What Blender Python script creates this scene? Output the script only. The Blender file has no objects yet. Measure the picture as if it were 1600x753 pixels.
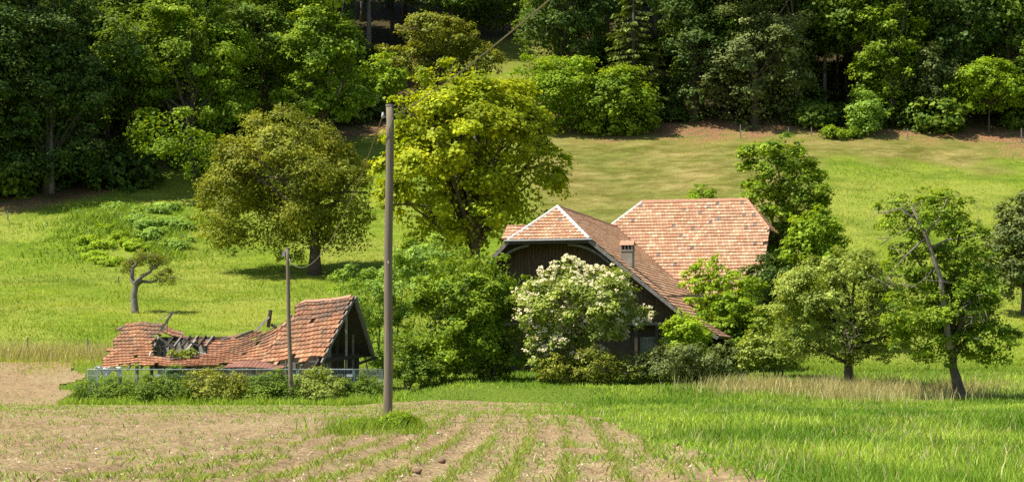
import bpy, math
import numpy as np
from mathutils import Vector, Matrix

# ---------------------------------------------------------------- camera, sky, sun
F, HY = 3115.0, 590.0            # focal length and eye-level row of the photograph (1600 px wide)
sc = bpy.context.scene
COL = sc.collection
cam = bpy.data.cameras.new('camera'); cam_o = bpy.data.objects.new('camera', cam); COL.objects.link(cam_o)
cam.sensor_width = 36.0; cam.lens = 36.0*F/1600.0; cam.shift_y = (HY-376.5)/1600.0
cam.clip_start = 0.5; cam.clip_end = 4000
cam_o.location = (0, 0, 0); cam_o.rotation_euler = (math.radians(90), 0, 0)
sc.camera = cam_o
SUN_EL, SUN_AZ = math.radians(58), math.radians(14)   # from the left, a little from the camera's side
sdir = Vector((-math.cos(SUN_EL)*math.cos(SUN_AZ), -math.cos(SUN_EL)*math.sin(SUN_AZ), math.sin(SUN_EL)))
w = bpy.data.worlds.new('World'); sc.world = w; w.use_nodes = True
nt = w.node_tree; sky = nt.nodes.new('ShaderNodeTexSky'); sky.sky_type = 'NISHITA'; sky.sun_disc = False
sky.sun_elevation = SUN_EL; sky.sun_rotation = math.atan2(sdir.x, sdir.y) % (2*math.pi)
bgn = nt.nodes['Background']; bgn.inputs['Strength'].default_value = 0.09
nt.links.new(sky.outputs[0], bgn.inputs[0])
sl = bpy.data.lights.new('sun', 'SUN'); sl.energy = 4.8; sl.angle = math.radians(0.5); sl.color = (1.0, 0.93, 0.80)
so = bpy.data.objects.new('sun', sl); COL.objects.link(so); so.rotation_euler = sdir.to_track_quat('Z', 'Y').to_euler()
so.location = (-60, -40, 120)
sc.view_settings.view_transform = 'Standard'; sc.view_settings.look = 'None'
sc.view_settings.exposure = 0.72; sc.view_settings.gamma = 1.0
cy = sc.cycles
cy.max_bounces = 5; cy.diffuse_bounces = 3; cy.glossy_bounces = 2; cy.transmission_bounces = 4
cy.transparent_max_bounces = 4; cy.caustics_reflective = False; cy.caustics_refractive = False
cy.use_denoising = False; cy.use_adaptive_sampling = False

# ---------------------------------------------------------------- noise and terrain
def _hash(i, j, s):
    n = (i.astype(np.int64)*374761393 + j.astype(np.int64)*668265263 + s*982451653) & 0x7fffffff
    n = ((n ^ (n >> 13))*1274126177) & 0x7fffffff
    return ((n ^ (n >> 16)) & 0xffff)/65535.0
def vnoise(x, y, s=0):
    x = np.asarray(x, float); y = np.asarray(y, float)
    i = np.floor(x); j = np.floor(y); fx = x-i; fy = y-j
    fx = fx*fx*(3-2*fx); fy = fy*fy*(3-2*fy)
    a = _hash(i, j, s); b = _hash(i+1, j, s); c = _hash(i, j+1, s); d = _hash(i+1, j+1, s)
    return (a*(1-fx)+b*fx)*(1-fy) + (c*(1-fx)+d*fx)*fy
def fbm(x, y, s=0, o=3):
    r = 0; a = .5
    for k in range(o):
        r = r + a*vnoise(x, y, s+k*17); x = np.asarray(x)*2.03+7.1; y = np.asarray(y)*2.03+3.7; a *= .5
    return r/(1-.5**o)
_D = np.array([-200, 0, 20, 26, 35, 44, 50, 60, 80, 100, 105, 109, 113, 120, 124, 130, 140, 155, 170, 190, 205, 215, 240, 300, 400, 600, 3000.])
_Z = np.array([-1.6, -1.4, -1.33, -1.36, -1.36, -1.33, -1.16, -1.17, -1.30, -1.42, -1.34, -1.10, -.55, .6, 1.3, 2.5, 4.7, 7.2, 10, 16.5, 22.5, 26.3, 37, 63, 100, 140, 160])
_d = np.arange(-200, 3000, .5); _z = np.interp(_d, _D, _Z)
_k = np.hanning(13); _k /= _k.sum(); _zs = np.convolve(np.pad(_z, 6, mode='edge'), _k, 'valid')
_D2 = np.array([80, 90, 96.5, 102, 107, 113, 120]); _Z2 = np.array([-1.28, -1.26, -1.06, -.62, -.36, .0, .62])
_zb = _z.copy(); _m = (_d >= 80) & (_d <= 120); _zb[_m] = np.interp(_d[_m], _D2, _Z2); _zs2 = np.convolve(np.pad(_zb, 6, mode='edge'), _k, 'valid')
def sstep(a, b, x):
    t = np.clip((np.asarray(x, float)-a)/(b-a), 0, 1); return t*t*(3-2*t)
def gz(x, y):
    x = np.asarray(x, float); y = np.asarray(y, float)
    z = np.interp(y, _d, _zs); rt = sstep(-8, -2.5, x); z = z*(1-rt)+np.interp(y, _d, _zs2)*rt
    far = sstep(118, 150, y)
    z = z + far*(fbm(x/28, y/28, 5, 3)-.5)*1.8 + far*(fbm(x/6, y/6, 9, 2)-.5)*.28
    z = z + (fbm(x/3.5, y/3.5, 11, 2)-.5)*.10
    z = z + 1.3*np.exp(-((x+37)/7)**2-((y-180)/7)**2)
    return z
def gzs(x, y): return float(gz(x, y))
def X(px, D): return (px-800)/F*D
def Zp(py, D): return (HY-py)/F*D
def Wp(px, py, D): return Vector((X(px, D), D, Zp(py, D)))
def forest_edge(x):
    return np.interp(x, [-90, -47, -40, -34, -24, -12, -3, 3, 7, 60, 100], [182, 186, 190, 201, 206, 214, 228, 226, 214, 213, 213])

# ---------------------------------------------------------------- object helpers
def tag(o, label=None, cat=None, group=None, kind=None):
    if label: o['label'] = label
    if cat: o['category'] = cat
    if group: o['group'] = group
    if kind: o['kind'] = kind
    return o
def empty(name, loc, rz=0):
    o = bpy.data.objects.new(name, None); COL.objects.link(o); o.location = loc; o.rotation_euler = (0, 0, rz)
    o.empty_display_size = .3
    return o
def link(name, me, m, parent=None):
    o = bpy.data.objects.new(name, me); COL.objects.link(o)
    if m and not me.materials: me.materials.append(m)
    o.parent = parent
    return o
def np_mesh(name, V, faces, tint=None, smooth=False, nv=4):
    """faces: (N,nv) int array; tint: (len(V),>=2)"""
    me = bpy.data.meshes.new(name); V = np.asarray(V, np.float32); faces = np.asarray(faces, np.int32)
    me.vertices.add(len(V)); me.vertices.foreach_set('co', V.ravel())
    n = len(faces); me.loops.add(n*nv); me.loops.foreach_set('vertex_index', faces.ravel())
    me.polygons.add(n); me.polygons.foreach_set('loop_start', np.arange(0, n*nv, nv, dtype=np.int32))
    if smooth: me.polygons.foreach_set('use_smooth', np.ones(n, bool))
    if tint is not None:
        a = me.attributes.new('tint', 'FLOAT_COLOR', 'POINT')
        c = np.ones((len(V), 4), np.float32); c[:, :tint.shape[1]] = tint
        a.data.foreach_set('color', c.ravel())
    me.update(calc_edges=True)
    return me
class MB:
    """collects shapes into one mesh"""
    def __init__(s): s.v = []; s.f = []
    def add(s, vs, fs):
        b = len(s.v); s.v += [tuple(p) for p in vs]; s.f += [tuple(b+i for i in f) for f in fs]
    def hexa(s, p):
        s.add(p, [(0, 3, 2, 1), (4, 5, 6, 7), (0, 1, 5, 4), (1, 2, 6, 5), (2, 3, 7, 6), (3, 0, 4, 7)])
    def box(s, x0, x1, y0, y1, z0, z1):
        s.hexa([(x0, y0, z0), (x1, y0, z0), (x1, y1, z0), (x0, y1, z0), (x0, y0, z1), (x1, y0, z1), (x1, y1, z1), (x0, y1, z1)])
    def beam(s, a, b, wd, ht, up=(0, 0, 1)):
        a = Vector(a); b = Vector(b); d = (b-a).normalized(); u = Vector(up)
        if abs(d.dot(u)) > .98: u = Vector((0, 1, 0))
        sd = d.cross(u).normalized(); u = sd.cross(d).normalized()
        q = [(-1, -1), (1, -1), (1, 1), (-1, 1)]
        s.hexa([a+sd*wd/2*i+u*ht/2*j for i, j in q]+[b+sd*wd/2*i+u*ht/2*j for i, j in q])
    def tube(s, pts, rad, n=6, cap=True):
        pts = [Vector(p) for p in pts]; b = len(s.v); m = len(pts)
        for k, p in enumerate(pts):
            d = (pts[min(k+1, m-1)]-pts[max(k-1, 0)]).normalized()
            u = Vector((1, 0, 0)) if abs(d.x) < .8 else Vector((0, 1, 0))
            e1 = d.cross(u).normalized(); e2 = d.cross(e1)
            for i in range(n):
                a = 2*math.pi*i/n; s.v.append(tuple(p+(e1*math.cos(a)+e2*math.sin(a))*rad[k]))
        for k in range(m-1):
            for i in range(n):
                j = (i+1) % n; s.f.append((b+k*n+i, b+k*n+j, b+(k+1)*n+j, b+(k+1)*n+i))
        if cap:
            s.f.append(tuple(b+i for i in range(n))[::-1]); s.f.append(tuple(b+(m-1)*n+i for i in range(n)))
    def build(s, name, m, parent=None, smooth=False):
        me = bpy.data.meshes.new(name); me.from_pydata(s.v, [], s.f)
        if smooth: me.polygons.foreach_set('use_smooth', np.ones(len(s.f), bool))
        me.update(); return link(name, me, m, parent)

# ---------------------------------------------------------------- materials
def new_mat(name):
    m = bpy.data.materials.new(name); m.use_nodes = True; t = m.node_tree
    return m, t, t.nodes['Principled BSDF'], t.nodes['Material Output']
def nd(t, kind, **kw):
    n = t.nodes.new(kind)
    for k, v in kw.items():
        if k in n.inputs.keys(): n.inputs[k].default_value = v
        else: setattr(n, k, v)
    return n
def mixc(t, fac, a, b, mode='MIX'):
    n = t.nodes.new('ShaderNodeMix'); n.data_type = 'RGBA'; n.blend_type = mode
    for s, v in ((n.inputs[0], fac), (n.inputs[6], a), (n.inputs[7], b)):
        if hasattr(v, 'is_output'): t.links.new(v, s)
        else: s.default_value = v if isinstance(v, (int, float)) else (*v, 1)
    return n.outputs[2]
def ramp(t, src, p0, p1, c0=(0, 0, 0), c1=(1, 1, 1)):
    r = t.nodes.new('ShaderNodeValToRGB'); e = r.color_ramp.elements
    e[0].position = p0; e[1].position = p1; e[0].color = (*c0, 1); e[1].color = (*c1, 1)
    t.links.new(src, r.inputs[0]); return r.outputs[0]
def noise(t, scale, detail=3, vec=None, rough=.6):
    n = nd(t, 'ShaderNodeTexNoise', Scale=scale, Detail=detail, Roughness=rough)
    if vec is not None: t.links.new(vec, n.inputs['Vector'])
    return n.outputs['Fac']
def coords(t, scale=(1, 1, 1), kind='Object', rot=(0, 0, 0)):
    c = t.nodes.new('ShaderNodeTexCoord'); m = nd(t, 'ShaderNodeMapping'); m.inputs['Scale'].default_value = scale
    m.inputs['Rotation'].default_value = rot
    t.links.new(c.outputs[kind], m.inputs[0]); return m.outputs[0]
def bump(t, p, src, strength=.4, dist=.02):
    b = nd(t, 'ShaderNodeBump', Strength=strength, Distance=dist); t.links.new(src, b.inputs['Height'])
    t.links.new(b.outputs[0], p.inputs['Normal'])
def leaf_mat(name, c0, c1, trans=.35, rough=.45, tcol=1.5, k=1.9):
    c0 = tuple(v*k for v in c0); c1 = tuple(v*k for v in c1); rough = max(rough, .55)
    m, t, p, out = new_mat(name)
    at = nd(t, 'ShaderNodeAttribute', attribute_name='tint'); sp = t.nodes.new('ShaderNodeSeparateColor')
    t.links.new(at.outputs['Color'], sp.inputs[0])
    col = mixc(t, sp.outputs[0], c0, c1)
    hs = nd(t, 'ShaderNodeHueSaturation'); t.links.new(col, hs.inputs['Color']); t.links.new(sp.outputs[1], hs.inputs['Value'])
    col = hs.outputs[0]
    t.links.new(col, p.inputs['Base Color']); p.inputs['Roughness'].default_value = rough
    p.inputs['Specular IOR Level'].default_value = .14
    tr = t.nodes.new('ShaderNodeBsdfTranslucent')
    t.links.new(mixc(t, 1.0, col, (1.25*tcol, 1.1*tcol, .4*tcol), 'MULTIPLY'), tr.inputs[0])
    mx = t.nodes.new('ShaderNodeMixShader'); mx.inputs[0].default_value = trans
    t.links.new(p.outputs[0], mx.inputs[1]); t.links.new(tr.outputs[0], mx.inputs[2]); t.links.new(mx.outputs[0], out.inputs[0])
    return m
def grain_mat(name, c0, c1, scale=(8, 8, 1.2), rough=.85, bs=.5, patch=None):
    m, t, p, out = new_mat(name)
    n1 = noise(t, 3.0, 5, coords(t, scale)); n2 = noise(t, .7, 3, coords(t))
    col = mixc(t, ramp(t, n1, .3, .7), c0, c1)
    if patch: col = mixc(t, ramp(t, n2, .48, .62), col, patch)
    t.links.new(col, p.inputs['Base Color']); p.inputs['Roughness'].default_value = rough
    bump(t, p, n1, bs); return m
BARK = grain_mat('bark_brown', (.045, .034, .025), (.13, .10, .075), (3, 3, 1.2))
BARK_G = grain_mat('bark_grey', (.10, .085, .07), (.30, .26, .22), (4, 4, 1.5))
DEADWOOD = grain_mat('dead_wood', (.12, .09, .075), (.34, .28, .24), (4, 4, 1.5))
POLE = grain_mat('pole_wood', (.085, .068, .045), (.27, .225, .155), (16, 16, .35), patch=(.17, .14, .10))
BOARD = grain_mat('dark_boards', (.05, .030, .018), (.15, .085, .048), (5, 5, .5), patch=(.10, .068, .045))
GREYWOOD = grain_mat('weathered_wood', (.10, .088, .075), (.30, .27, .235), (5, 5, 1.0))
PALEWOOD = grain_mat('pale_wood', (.32, .29, .25), (.55, .52, .47), (5, 5, 1.0))
DARKWOOD = grain_mat('dark_wood', (.03, .024, .018), (.085, .065, .05), (5, 5, 1.0))
def flat_mat(name, c, rough=.6, metal=0, spec=.4, var=.25, sc_=6):
    m, t, p, out = new_mat(name)
    n = noise(t, sc_, 4, coords(t)); col = mixc(t, ramp(t, n, .25, .75), tuple(v*(1-var) for v in c), tuple(min(1, v*(1+var)) for v in c))
    t.links.new(col, p.inputs['Base Color']); p.inputs['Roughness'].default_value = rough; p.inputs['Metallic'].default_value = metal
    p.inputs['Specular IOR Level'].default_value = spec
    return m
MORTAR = flat_mat('white_mortar', (.62, .62, .60), .9, var=.2)
GALV = flat_mat('galvanised_steel', (.42, .48, .48), .45, .35)
GALVG = flat_mat('green_grey_steel', (.22, .36, .33), .5, .2)
GUTTER = flat_mat('gutter_zinc', (.22, .22, .22), .5, .5)
PLASTER = flat_mat('sooty_plaster', (.30, .265, .215), .95, var=.35, sc_=2.5)
WHITE = flat_mat('white_paint', (.72, .72, .70), .5, var=.08)
FADED = flat_mat('faded_paint', (.20, .22, .20), .8)
SOOT = flat_mat('soot', (.02, .018, .016), .95)
RUST = flat_mat('rusty_sheet', (.26, .12, .08), .7, .2, var=.4, sc_=3)
CABLE = flat_mat('cable_olive', (.16, .15, .09), .6)
PORCELAIN = flat_mat('insulator_grey', (.35, .35, .34), .35)
GREENSHEET = flat_mat('dark_sheet', (.045, .06, .065), .6, var=.3)
GLASS = flat_mat('window_glass', (.10, .13, .13), .15, 0, .6)
CLOD = flat_mat('soil_clod', (.20, .12, .07), .95, var=.4, sc_=14)
STONE = flat_mat('pale_stone', (.50, .46, .40), .9, var=.2)
def tile_mat(name):
    m, t, p, out = new_mat(name)
    at = nd(t, 'ShaderNodeAttribute', attribute_name='tint')
    n1 = noise(t, 1.1, 4, coords(t)); n2 = noise(t, 26, 3, coords(t))
    col = mixc(t, ramp(t, n2, .35, .75), at.outputs['Color'], mixc(t, 1, at.outputs['Color'], (.72, .66, .62), 'MULTIPLY'))
    sp = at.outputs['Alpha']
    mm = nd(t, 'ShaderNodeMath', operation='MULTIPLY'); t.links.new(ramp(t, n1, .36, .58), mm.inputs[0]); t.links.new(sp, mm.inputs[1])
    lich = ramp(t, noise(t, 5.5, 4, coords(t)), .40, .68, (.07, .05, .035), (.20, .125, .085))
    col = mixc(t, mm.outputs[0], col, lich)
    t.links.new(col, p.inputs['Base Color']); p.inputs['Roughness'].default_value = .85
    bump(t, p, n2, .25, .006); return m
TILE = tile_mat('clay_tiles')

# ---------------------------------------------------------------- ground
def zones(x, y):
    """r: mown dry, g: brown litter, b: lush green"""
    fe = forest_edge(x); nn = (fbm(x/9, y/9, 31, 3)-.5); n2 = fbm(x/2.2, y/3, 37, 3)-.5
    lim = np.interp(x, [-200, 0, 6, 26, 30, 70], [230, 200, 166, 178, 204, 205])+nn*16
    dry = sstep(-2.5, 2.5, y-lim+n2*5)*sstep(-4, 6, x)
    lit = sstep(-6, 1.5, y-fe+nn*7+n2*7)*sstep(2, 12, x) + sstep(0, 4, y-fe+n2*4)*(1-sstep(2, 12, x))
    hole = np.exp(-((x-(-.5))/9)**2-((y-243)/11)**2)
    lit = np.clip(lit*(1-hole*1.6), 0, 1); dry = np.maximum(dry*(1-lit), np.clip(hole*1.2, 0, 1)*.5)
    lush = 1-sstep(117, 126, y+nn*5)
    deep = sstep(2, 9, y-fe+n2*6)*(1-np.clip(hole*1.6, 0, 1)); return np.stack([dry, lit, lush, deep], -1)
def ground_mat():
    m, t, p, out = new_mat('meadow_ground')
    at = nd(t, 'ShaderNodeAttribute', attribute_name='tint'); sp = t.nodes.new('ShaderNodeSeparateColor'); t.links.new(at.outputs['Color'], sp.inputs[0])
    o = coords(t); st = coords(t, (.6, 1.05, 1), rot=(0, 0, .25))
    nb = noise(t, .09, 4, o); nm = noise(t, .9, 4, st); nf = noise(t, 5, 4, o); ns = noise(t, .35, 3, st)
    g = mixc(t, ramp(t, nm, .35, .68), (.15, .23, .013), (.255, .315, .03))
    g = mixc(t, ramp(t, nb, .42, .62), g, mixc(t, .6, g, (.36, .34, .07)))
    g = mixc(t, ramp(t, noise(t, .22, 4, st), .52, .66), g, mixc(t, .6, g, (.09, .15, .012)))
    g = mixc(t, ramp(t, nf, .3, .65), mixc(t, 1, g, (.45, .6, .5), 'MULTIPLY'), g)
    d = mixc(t, ramp(t, ns, .35, .66), (.18, .175, .038), (.37, .295, .115)); d = mixc(t, ramp(t, nb, .4, .62), d, mixc(t, .5, d, (.12, .17, .02))); d = mixc(t, ramp(t, nm, .4, .62), d, mixc(t, 1, d, (.62, .62, .5), 'MULTIPLY')); d = mixc(t, ramp(t, nf, .35, .7), d, mixc(t, 1, d, (.62, .68, .55), 'MULTIPLY'))
    l = mixc(t, ramp(t, nf, .35, .65), (.12, .06, .03), (.36, .20, .105)); l = mixc(t, ramp(t, nm, .52, .66), l, (.09, .13, .025))
    lu = mixc(t, ramp(t, nf, .35, .7), (.07, .12, .010), (.16, .21, .025))
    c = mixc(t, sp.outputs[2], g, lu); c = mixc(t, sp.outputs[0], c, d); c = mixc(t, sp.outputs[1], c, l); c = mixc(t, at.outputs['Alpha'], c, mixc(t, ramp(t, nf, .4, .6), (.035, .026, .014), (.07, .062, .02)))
    t.links.new(c, p.inputs['Base Color']); p.inputs['Roughness'].default_value = .95; p.inputs['Specular IOR Level'].default_value = .1
    bump(t, p, nf, .6, .12); return m
def axis(a, b, st, far0, far1):
    core = np.arange(a, b+st/2, st)
    lo = a-np.geomspace(st*2, a-far0, 14); hi = b+np.geomspace(st*2, far1-b, 14)
    return np.concatenate([lo[::-1], core, hi])
def grid_faces(nx, ny):
    i, j = np.meshgrid(np.arange(nx-1), np.arange(ny-1)); a = (j*nx+i).ravel()
    return np.stack([a, a+1, a+nx+1, a+nx], -1)
gx = axis(-80, 80, 1.0, -1500, 1500); gy = axis(10, 265, 1.0, -600, 2600)
GX, GY = np.meshgrid(gx, gy); gxr, gyr = GX.ravel(), GY.ravel()
me = np_mesh('ground', np.stack([gxr, gyr, gz(gxr, gyr)], -1), grid_faces(len(gx), len(gy)), zones(gxr, gyr), True)
tag(link('ground', me, ground_mat()), kind='structure')

# ---------------------------------------------------------------- ploughed field
def right_edge(y):      # where the tilled ground gives way to grass on the right
    return np.interp(y, [10, 26, 33, 44, 60, 80, 104], [2.9, 3.3, 3.4, 2.8, 2.2, 2.4, 3.0])
def in_field(x, y):
    e = (fbm(x*1.3, y/2.5, 71, 3)-.5)*.9
    f = (x < right_edge(y)+e*1.2) & (y < np.interp(x, [-26, -24, -7, -3, 0, 5], [103, 99.2, 99.6, 95, 92, 91])+e*1.4)
    # far strip on the left behind the ruin
    f2 = (x < -.222*y+.4+e*1.6+(fbm(x*.4, y*.4, 77, 2)-.5)*3-.02*np.maximum(0, 118-y)) & (y < 121.6+e*.6)
    return f | f2
def row_phase(x, y): return (x-(.016*(y-26))+ .12*np.sin(y*.11))/.75
def fieldz(x, y):
    ph = row_phase(x, y); amp = .024*np.clip((70-y)/30, .25, 1)
    return gz(x, y)+.05 + amp*np.cos(2*np.pi*ph) + (fbm(x*3.5, y*3.5, 81, 3)-.5)*.085 + (fbm(x*.8, y*.8, 83, 2)-.5)*.06
nd_, nt_ = 320, 440
fd = np.geomspace(14, 123.5, nd_); th = np.linspace(-.335, .175, nt_)
TH, FD = np.meshgrid(th, fd); fx = (TH*FD).ravel(); fy = FD.ravel()
V = np.stack([fx, fy, fieldz(fx, fy)], -1); fa = grid_faces(nt_, nd_)
cx_ = fx[fa].mean(1); cy_ = fy[fa].mean(1); fa = fa[in_field(cx_, cy_)]
used = np.unique(fa); rem = np.full(len(V), -1); rem[used] = np.arange(len(used)); fa = rem[fa]; V = V[used]
def soil_mat():
    m, t, p, out = new_mat('tilled_soil')
    o = coords(t); n0 = noise(t, .25, 3, o); n1 = noise(t, 3.5, 5, o); n2 = noise(t, 18, 4, o, .7)
    c = mixc(t, ramp(t, n1, .3, .7), (.22, .145, .08), (.45, .33, .185))
    c = mixc(t, ramp(t, n0, .4, .65), c, mixc(t, .5, c, (.40, .33, .17)))
    c = mixc(t, ramp(t, n2, .36, .54), mixc(t, 1, c, (.42, .34, .28), 'MULTIPLY'), c)
    c = mixc(t, ramp(t, n2, .64, .70), c, (.62, .54, .38))
    t.links.new(c, p.inputs['Base Color']); p.inputs['Roughness'].default_value = .95; p.inputs['Specular IOR Level'].default_value = .1
    bump(t, p, n2, .8, .05); return m
tag(link('field', np_mesh('field', V, fa, None, True), soil_mat()), kind='structure')

# ---------------------------------------------------------------- grass
def blades(name, x, y, z, h, wd, lean, tint, m, rng, seg=1):
    n = len(x); a = rng.uniform(0, 2*np.pi, n); b = rng.uniform(0, 2*np.pi, n)
    P = np.stack([x, y, z], -1); sd = np.stack([np.cos(a), np.sin(a), 0*a], -1)*(wd/2)[:, None]
    ln = np.stack([np.cos(b), np.sin(b), 0*b], -1)*(lean*h)[:, None]; up = np.array([0, 0, 1.0])
    if seg == 1:
        V = np.stack([P-sd, P+sd, P+ln+up*h[:, None]], 1).reshape(-1, 3); f = np.arange(3*n).reshape(n, 3); k = 3
        me = np_mesh(name, V, f, np.repeat(tint, 3, 0), nv=3)
    else:
        M = P+ln*.35+up*(h*.6)[:, None]; T = P+ln+up*h[:, None]
        V = np.stack([P-sd, P+sd, M+sd*.8, M-sd*.8, T+sd*.12, T-sd*.12], 1).reshape(-1, 3)
        q = np.arange(n)[:, None]*6; f = np.concatenate([q+np.array([0, 1, 2, 3]), q+np.array([3, 2, 4, 5])], 0)
        me = np_mesh(name, V, f, np.repeat(tint, 6, 0))
    return link(name, me, m)
GRASS = leaf_mat('grass_green', (.075, .140, .014), (.23, .30, .045), .35, .5, 1.4, 1.7)
GRASS_Y = leaf_mat('meadow_grass', (.105, .18, .010), (.295, .335, .04), .3, .6, 1.4, 1.3)
DRYGRASS = leaf_mat('dry_grass', (.27, .25, .09), (.56, .50, .28), .35, .7, 1.1, 1.2)
STRAW = leaf_mat('straw', (.42, .34, .20), (.62, .54, .38), .1, .8, 1.0, 1.0)
WEED = leaf_mat('weed_leaf', (.06, .13, .01), (.17, .26, .03), .35)
CROP = leaf_mat('crop_leaf', (.13, .20, .03), (.28, .35, .08), .4, .5, 1.4, 1.1)
def scatter(rng, n, y0, y1, tl, tr, pw=1.0):
    """points over the view wedge, denser near the camera when pw>0"""
    u = rng.random(n); y = (y0**(2-pw)+(y1**(2-pw)-y0**(2-pw))*u)**(1/(2-pw))
    return rng.uniform(tl, tr, n)*y, y
rng = np.random.default_rng(4)
# near grass on the right and the strip behind the field
x, y = scatter(rng, 195000, 22, 118, -.30, .30, 1.35)
k = ~in_field(x, y) & (x > -.24*y-3); x, y = x[k], y[k]
big = fbm(x/2.2, y/5, 91, 3); sm = fbm(x*1.7, y*.9, 95, 2)
edge = np.clip((x-right_edge(y))/1.6, .35, 1); edge = np.where(y > 103, np.maximum(edge, .9), edge)
h = (.08+.20*big)*(.55+.9*sm)*edge*rng.uniform(.6, 1.3, len(x)); wd = np.interp(y, [22, 50, 118], [.010, .022, .045])*rng.uniform(.7, 1.4, len(x))
yel = fbm(x/3.1+9, y/7, 97, 3)
tint = np.stack([np.clip((yel-.42)*2.0+rng.normal(.1, .16, len(x)), 0, 1), np.clip(.85+.45*sm+rng.normal(0, .24, len(x)), .45, 1.6)], -1)
tag(blades('meadow_grass', x, y, gz(x, y)-.01, h, wd, rng.uniform(.1, .8, len(x)), tint, GRASS, rng, 2), 'lush green meadow grass between field and farmhouse', 'grass', kind='stuff')
# hillside grass
x, y = scatter(rng, 260000, 117, 222, -.31, .31, .9)
zn = zones(x, y); k = rng.random(len(x)) > zn[:, 1]*.93; k &= rng.random(len(x)) > zn[:, 0]*.25; x, y, zn = x[k], y[k], zn[k]
big = fbm(x/7, y/4, 101, 3); sm = fbm(x*.9, y*.7, 103, 3)
h = (.10+.36*np.clip(sm-.25, 0, 1))*(.5+big)*(1-.6*zn[:, 0])*rng.uniform(.6, 1.4, len(x))
edgeg = np.exp(-((y-123.6)/1.3)**2)*(x < -10); h = h+edgeg*rng.uniform(.1, .75, len(x))
t0 = np.clip((fbm(x/9, y/5, 107, 4)-.36)*2.6+rng.normal(0, .22, len(x))+.5*zn[:, 0]+edgeg*.6, 0, 1)
tint = np.stack([t0, np.clip(.7+.55*sm+rng.normal(0, .12, len(x)), .5, 1.5)], -1)
tag(blades('hillside_grass', x, y, gz(x, y)-.02, h, rng.uniform(.03, .075, len(x)), rng.uniform(.2, 1.0, len(x)), tint, GRASS_Y, rng, 1), 'sunlit yellow green grass on the sloping pasture', 'grass', kind='stuff')
# dry seed-head grass
def dry_patch(label, spots, hs, seed):
    r = np.random.default_rng(seed); xs, ys = [], []
    for px0, px1, D0, D1, n in spots:
        yy = r.uniform(D0, D1, n); yy = np.clip(r.normal((D0+D1)/2, (D1-D0)*.32, n), D0-2.5, D1+2.5); xs.append((r.normal((px0+px1)/2, (px1-px0)*.36, n)-800)/F*yy); ys.append(yy)
    x = np.concatenate(xs); y = np.concatenate(ys); k = fbm(x/1.6, y/1.6, seed, 3) > r.uniform(.25, .62, len(x)); x, y = x[k], y[k]; n = len(x)
    h = hs*r.uniform(.5, 1.25, n)*(.5+fbm(x/1.2, y/1.2, seed+3, 2)); tint = np.stack([r.random(n), r.uniform(.75, 1.25, n)], -1)
    tag(blades('dry_grass', x, y, gz(x, y), h, r.uniform(.012, .035, n), r.uniform(.1, .6, n), tint, DRYGRASS, r, 2), label, 'grass', kind='stuff')
dry_patch('pale dry seed heads of tall grass around the apple trees', [(1135, 1300, 99, 104, 5000), (1290, 1470, 94, 103, 7500), (1380, 1610, 97, 104, 2500)], .62, 5)
dry_patch('scattered pale dry stalks in the near meadow grass', [(1000, 1700, 28, 50, 1800), (900, 1700, 45, 95, 2600)], .22, 8)
r_ = np.random.default_rng(9); n = 15000; y = r_.uniform(99.3, 101.8, n); x = (r_.uniform(90, 640, n)-800)/F*y; k = fbm(x/1.3, y/1.3, 15, 2) > r_.uniform(.2, .6, n); x, y = x[k], y[k]; n = len(x)
tag(blades('grass_fringe', x, y, gz(x, y), r_.uniform(.12, .6, n)*(.1+1.3*fbm(x/1.1, y/.8, 19, 3)), r_.uniform(.02, .045, n), r_.uniform(.1, .6, n), np.stack([r_.random(n), r_.uniform(.8, 1.5, n)], -1), GRASS, r_, 2), 'fringe of tall bright grass before the site fence brambles', 'grass', kind='stuff')
dry_patch('pale tall grass along the foot of the left pasture', [(-20, 165, 122, 126, 3800)], .75, 6)
# seedlings in rows, field weeds
x, y = scatter(rng, 60000, 22, 103, -.30, .10, 1.5)
ph = row_phase(x, y); x = x-(ph-np.round(ph))*.75+rng.normal(0, .085, len(x))
k = in_field(x, y) & (rng.random(len(x)) < np.where(np.abs(x-.016*(y-26)) < 5.5, .75, .2)*np.interp(y, [22, 60, 75], [1, .9, .25])) & (fbm(x*.9, y*.35, 111, 2) > .36); x, y = x[k], y[k]; n = len(x)
h = rng.uniform(.05, .13, n); tint = np.stack([rng.random(n), rng.uniform(.8, 1.25, n)], -1)
tag(blades('crop_seedling_rows', x, y, fieldz(x, y)-.01, h, rng.uniform(.010, .022, n), rng.uniform(.5, 1.3, n), tint, CROP, rng, 2), 'thin rows of pale green seedlings in the tilled field', 'crop', kind='stuff')
x, y = scatter(rng, 105000, 20, 122, -.33, .17, 1.2)
dens = np.clip((fbm(x/1.1, y/2.4, 121, 3)-.42)*2.4, 0, 1)*(.30+1.1*sstep(-2.5, 2.5, x-right_edge(y)+2.0))+.75*sstep(50, 72, y)*(fbm(x/4, y/6, 127, 2))
k = in_field(x, y) & (rng.random(len(x)) < dens); x, y = x[k], y[k]; n = len(x)
h = rng.uniform(.03, .13, n)*np.interp(y, [20, 60, 110], [1, .9, .8])*(1+1.0*sstep(-1.5, 1.5, x-right_edge(y)+1.0)); tint = np.stack([np.clip(rng.normal(.45, .3, n), 0, 1), rng.uniform(.7, 1.2, n)], -1)
tag(blades('field_weed', x, y, fieldz(x, y)-.01, h, np.interp(y, [20, 60, 110], [.016, .026, .04])*rng.uniform(.7, 1.6, n), rng.uniform(.4, 1.4, n), tint, WEED, rng, 2), 'sparse green weeds scattered over the tilled field', 'weeds', kind='stuff')
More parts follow.
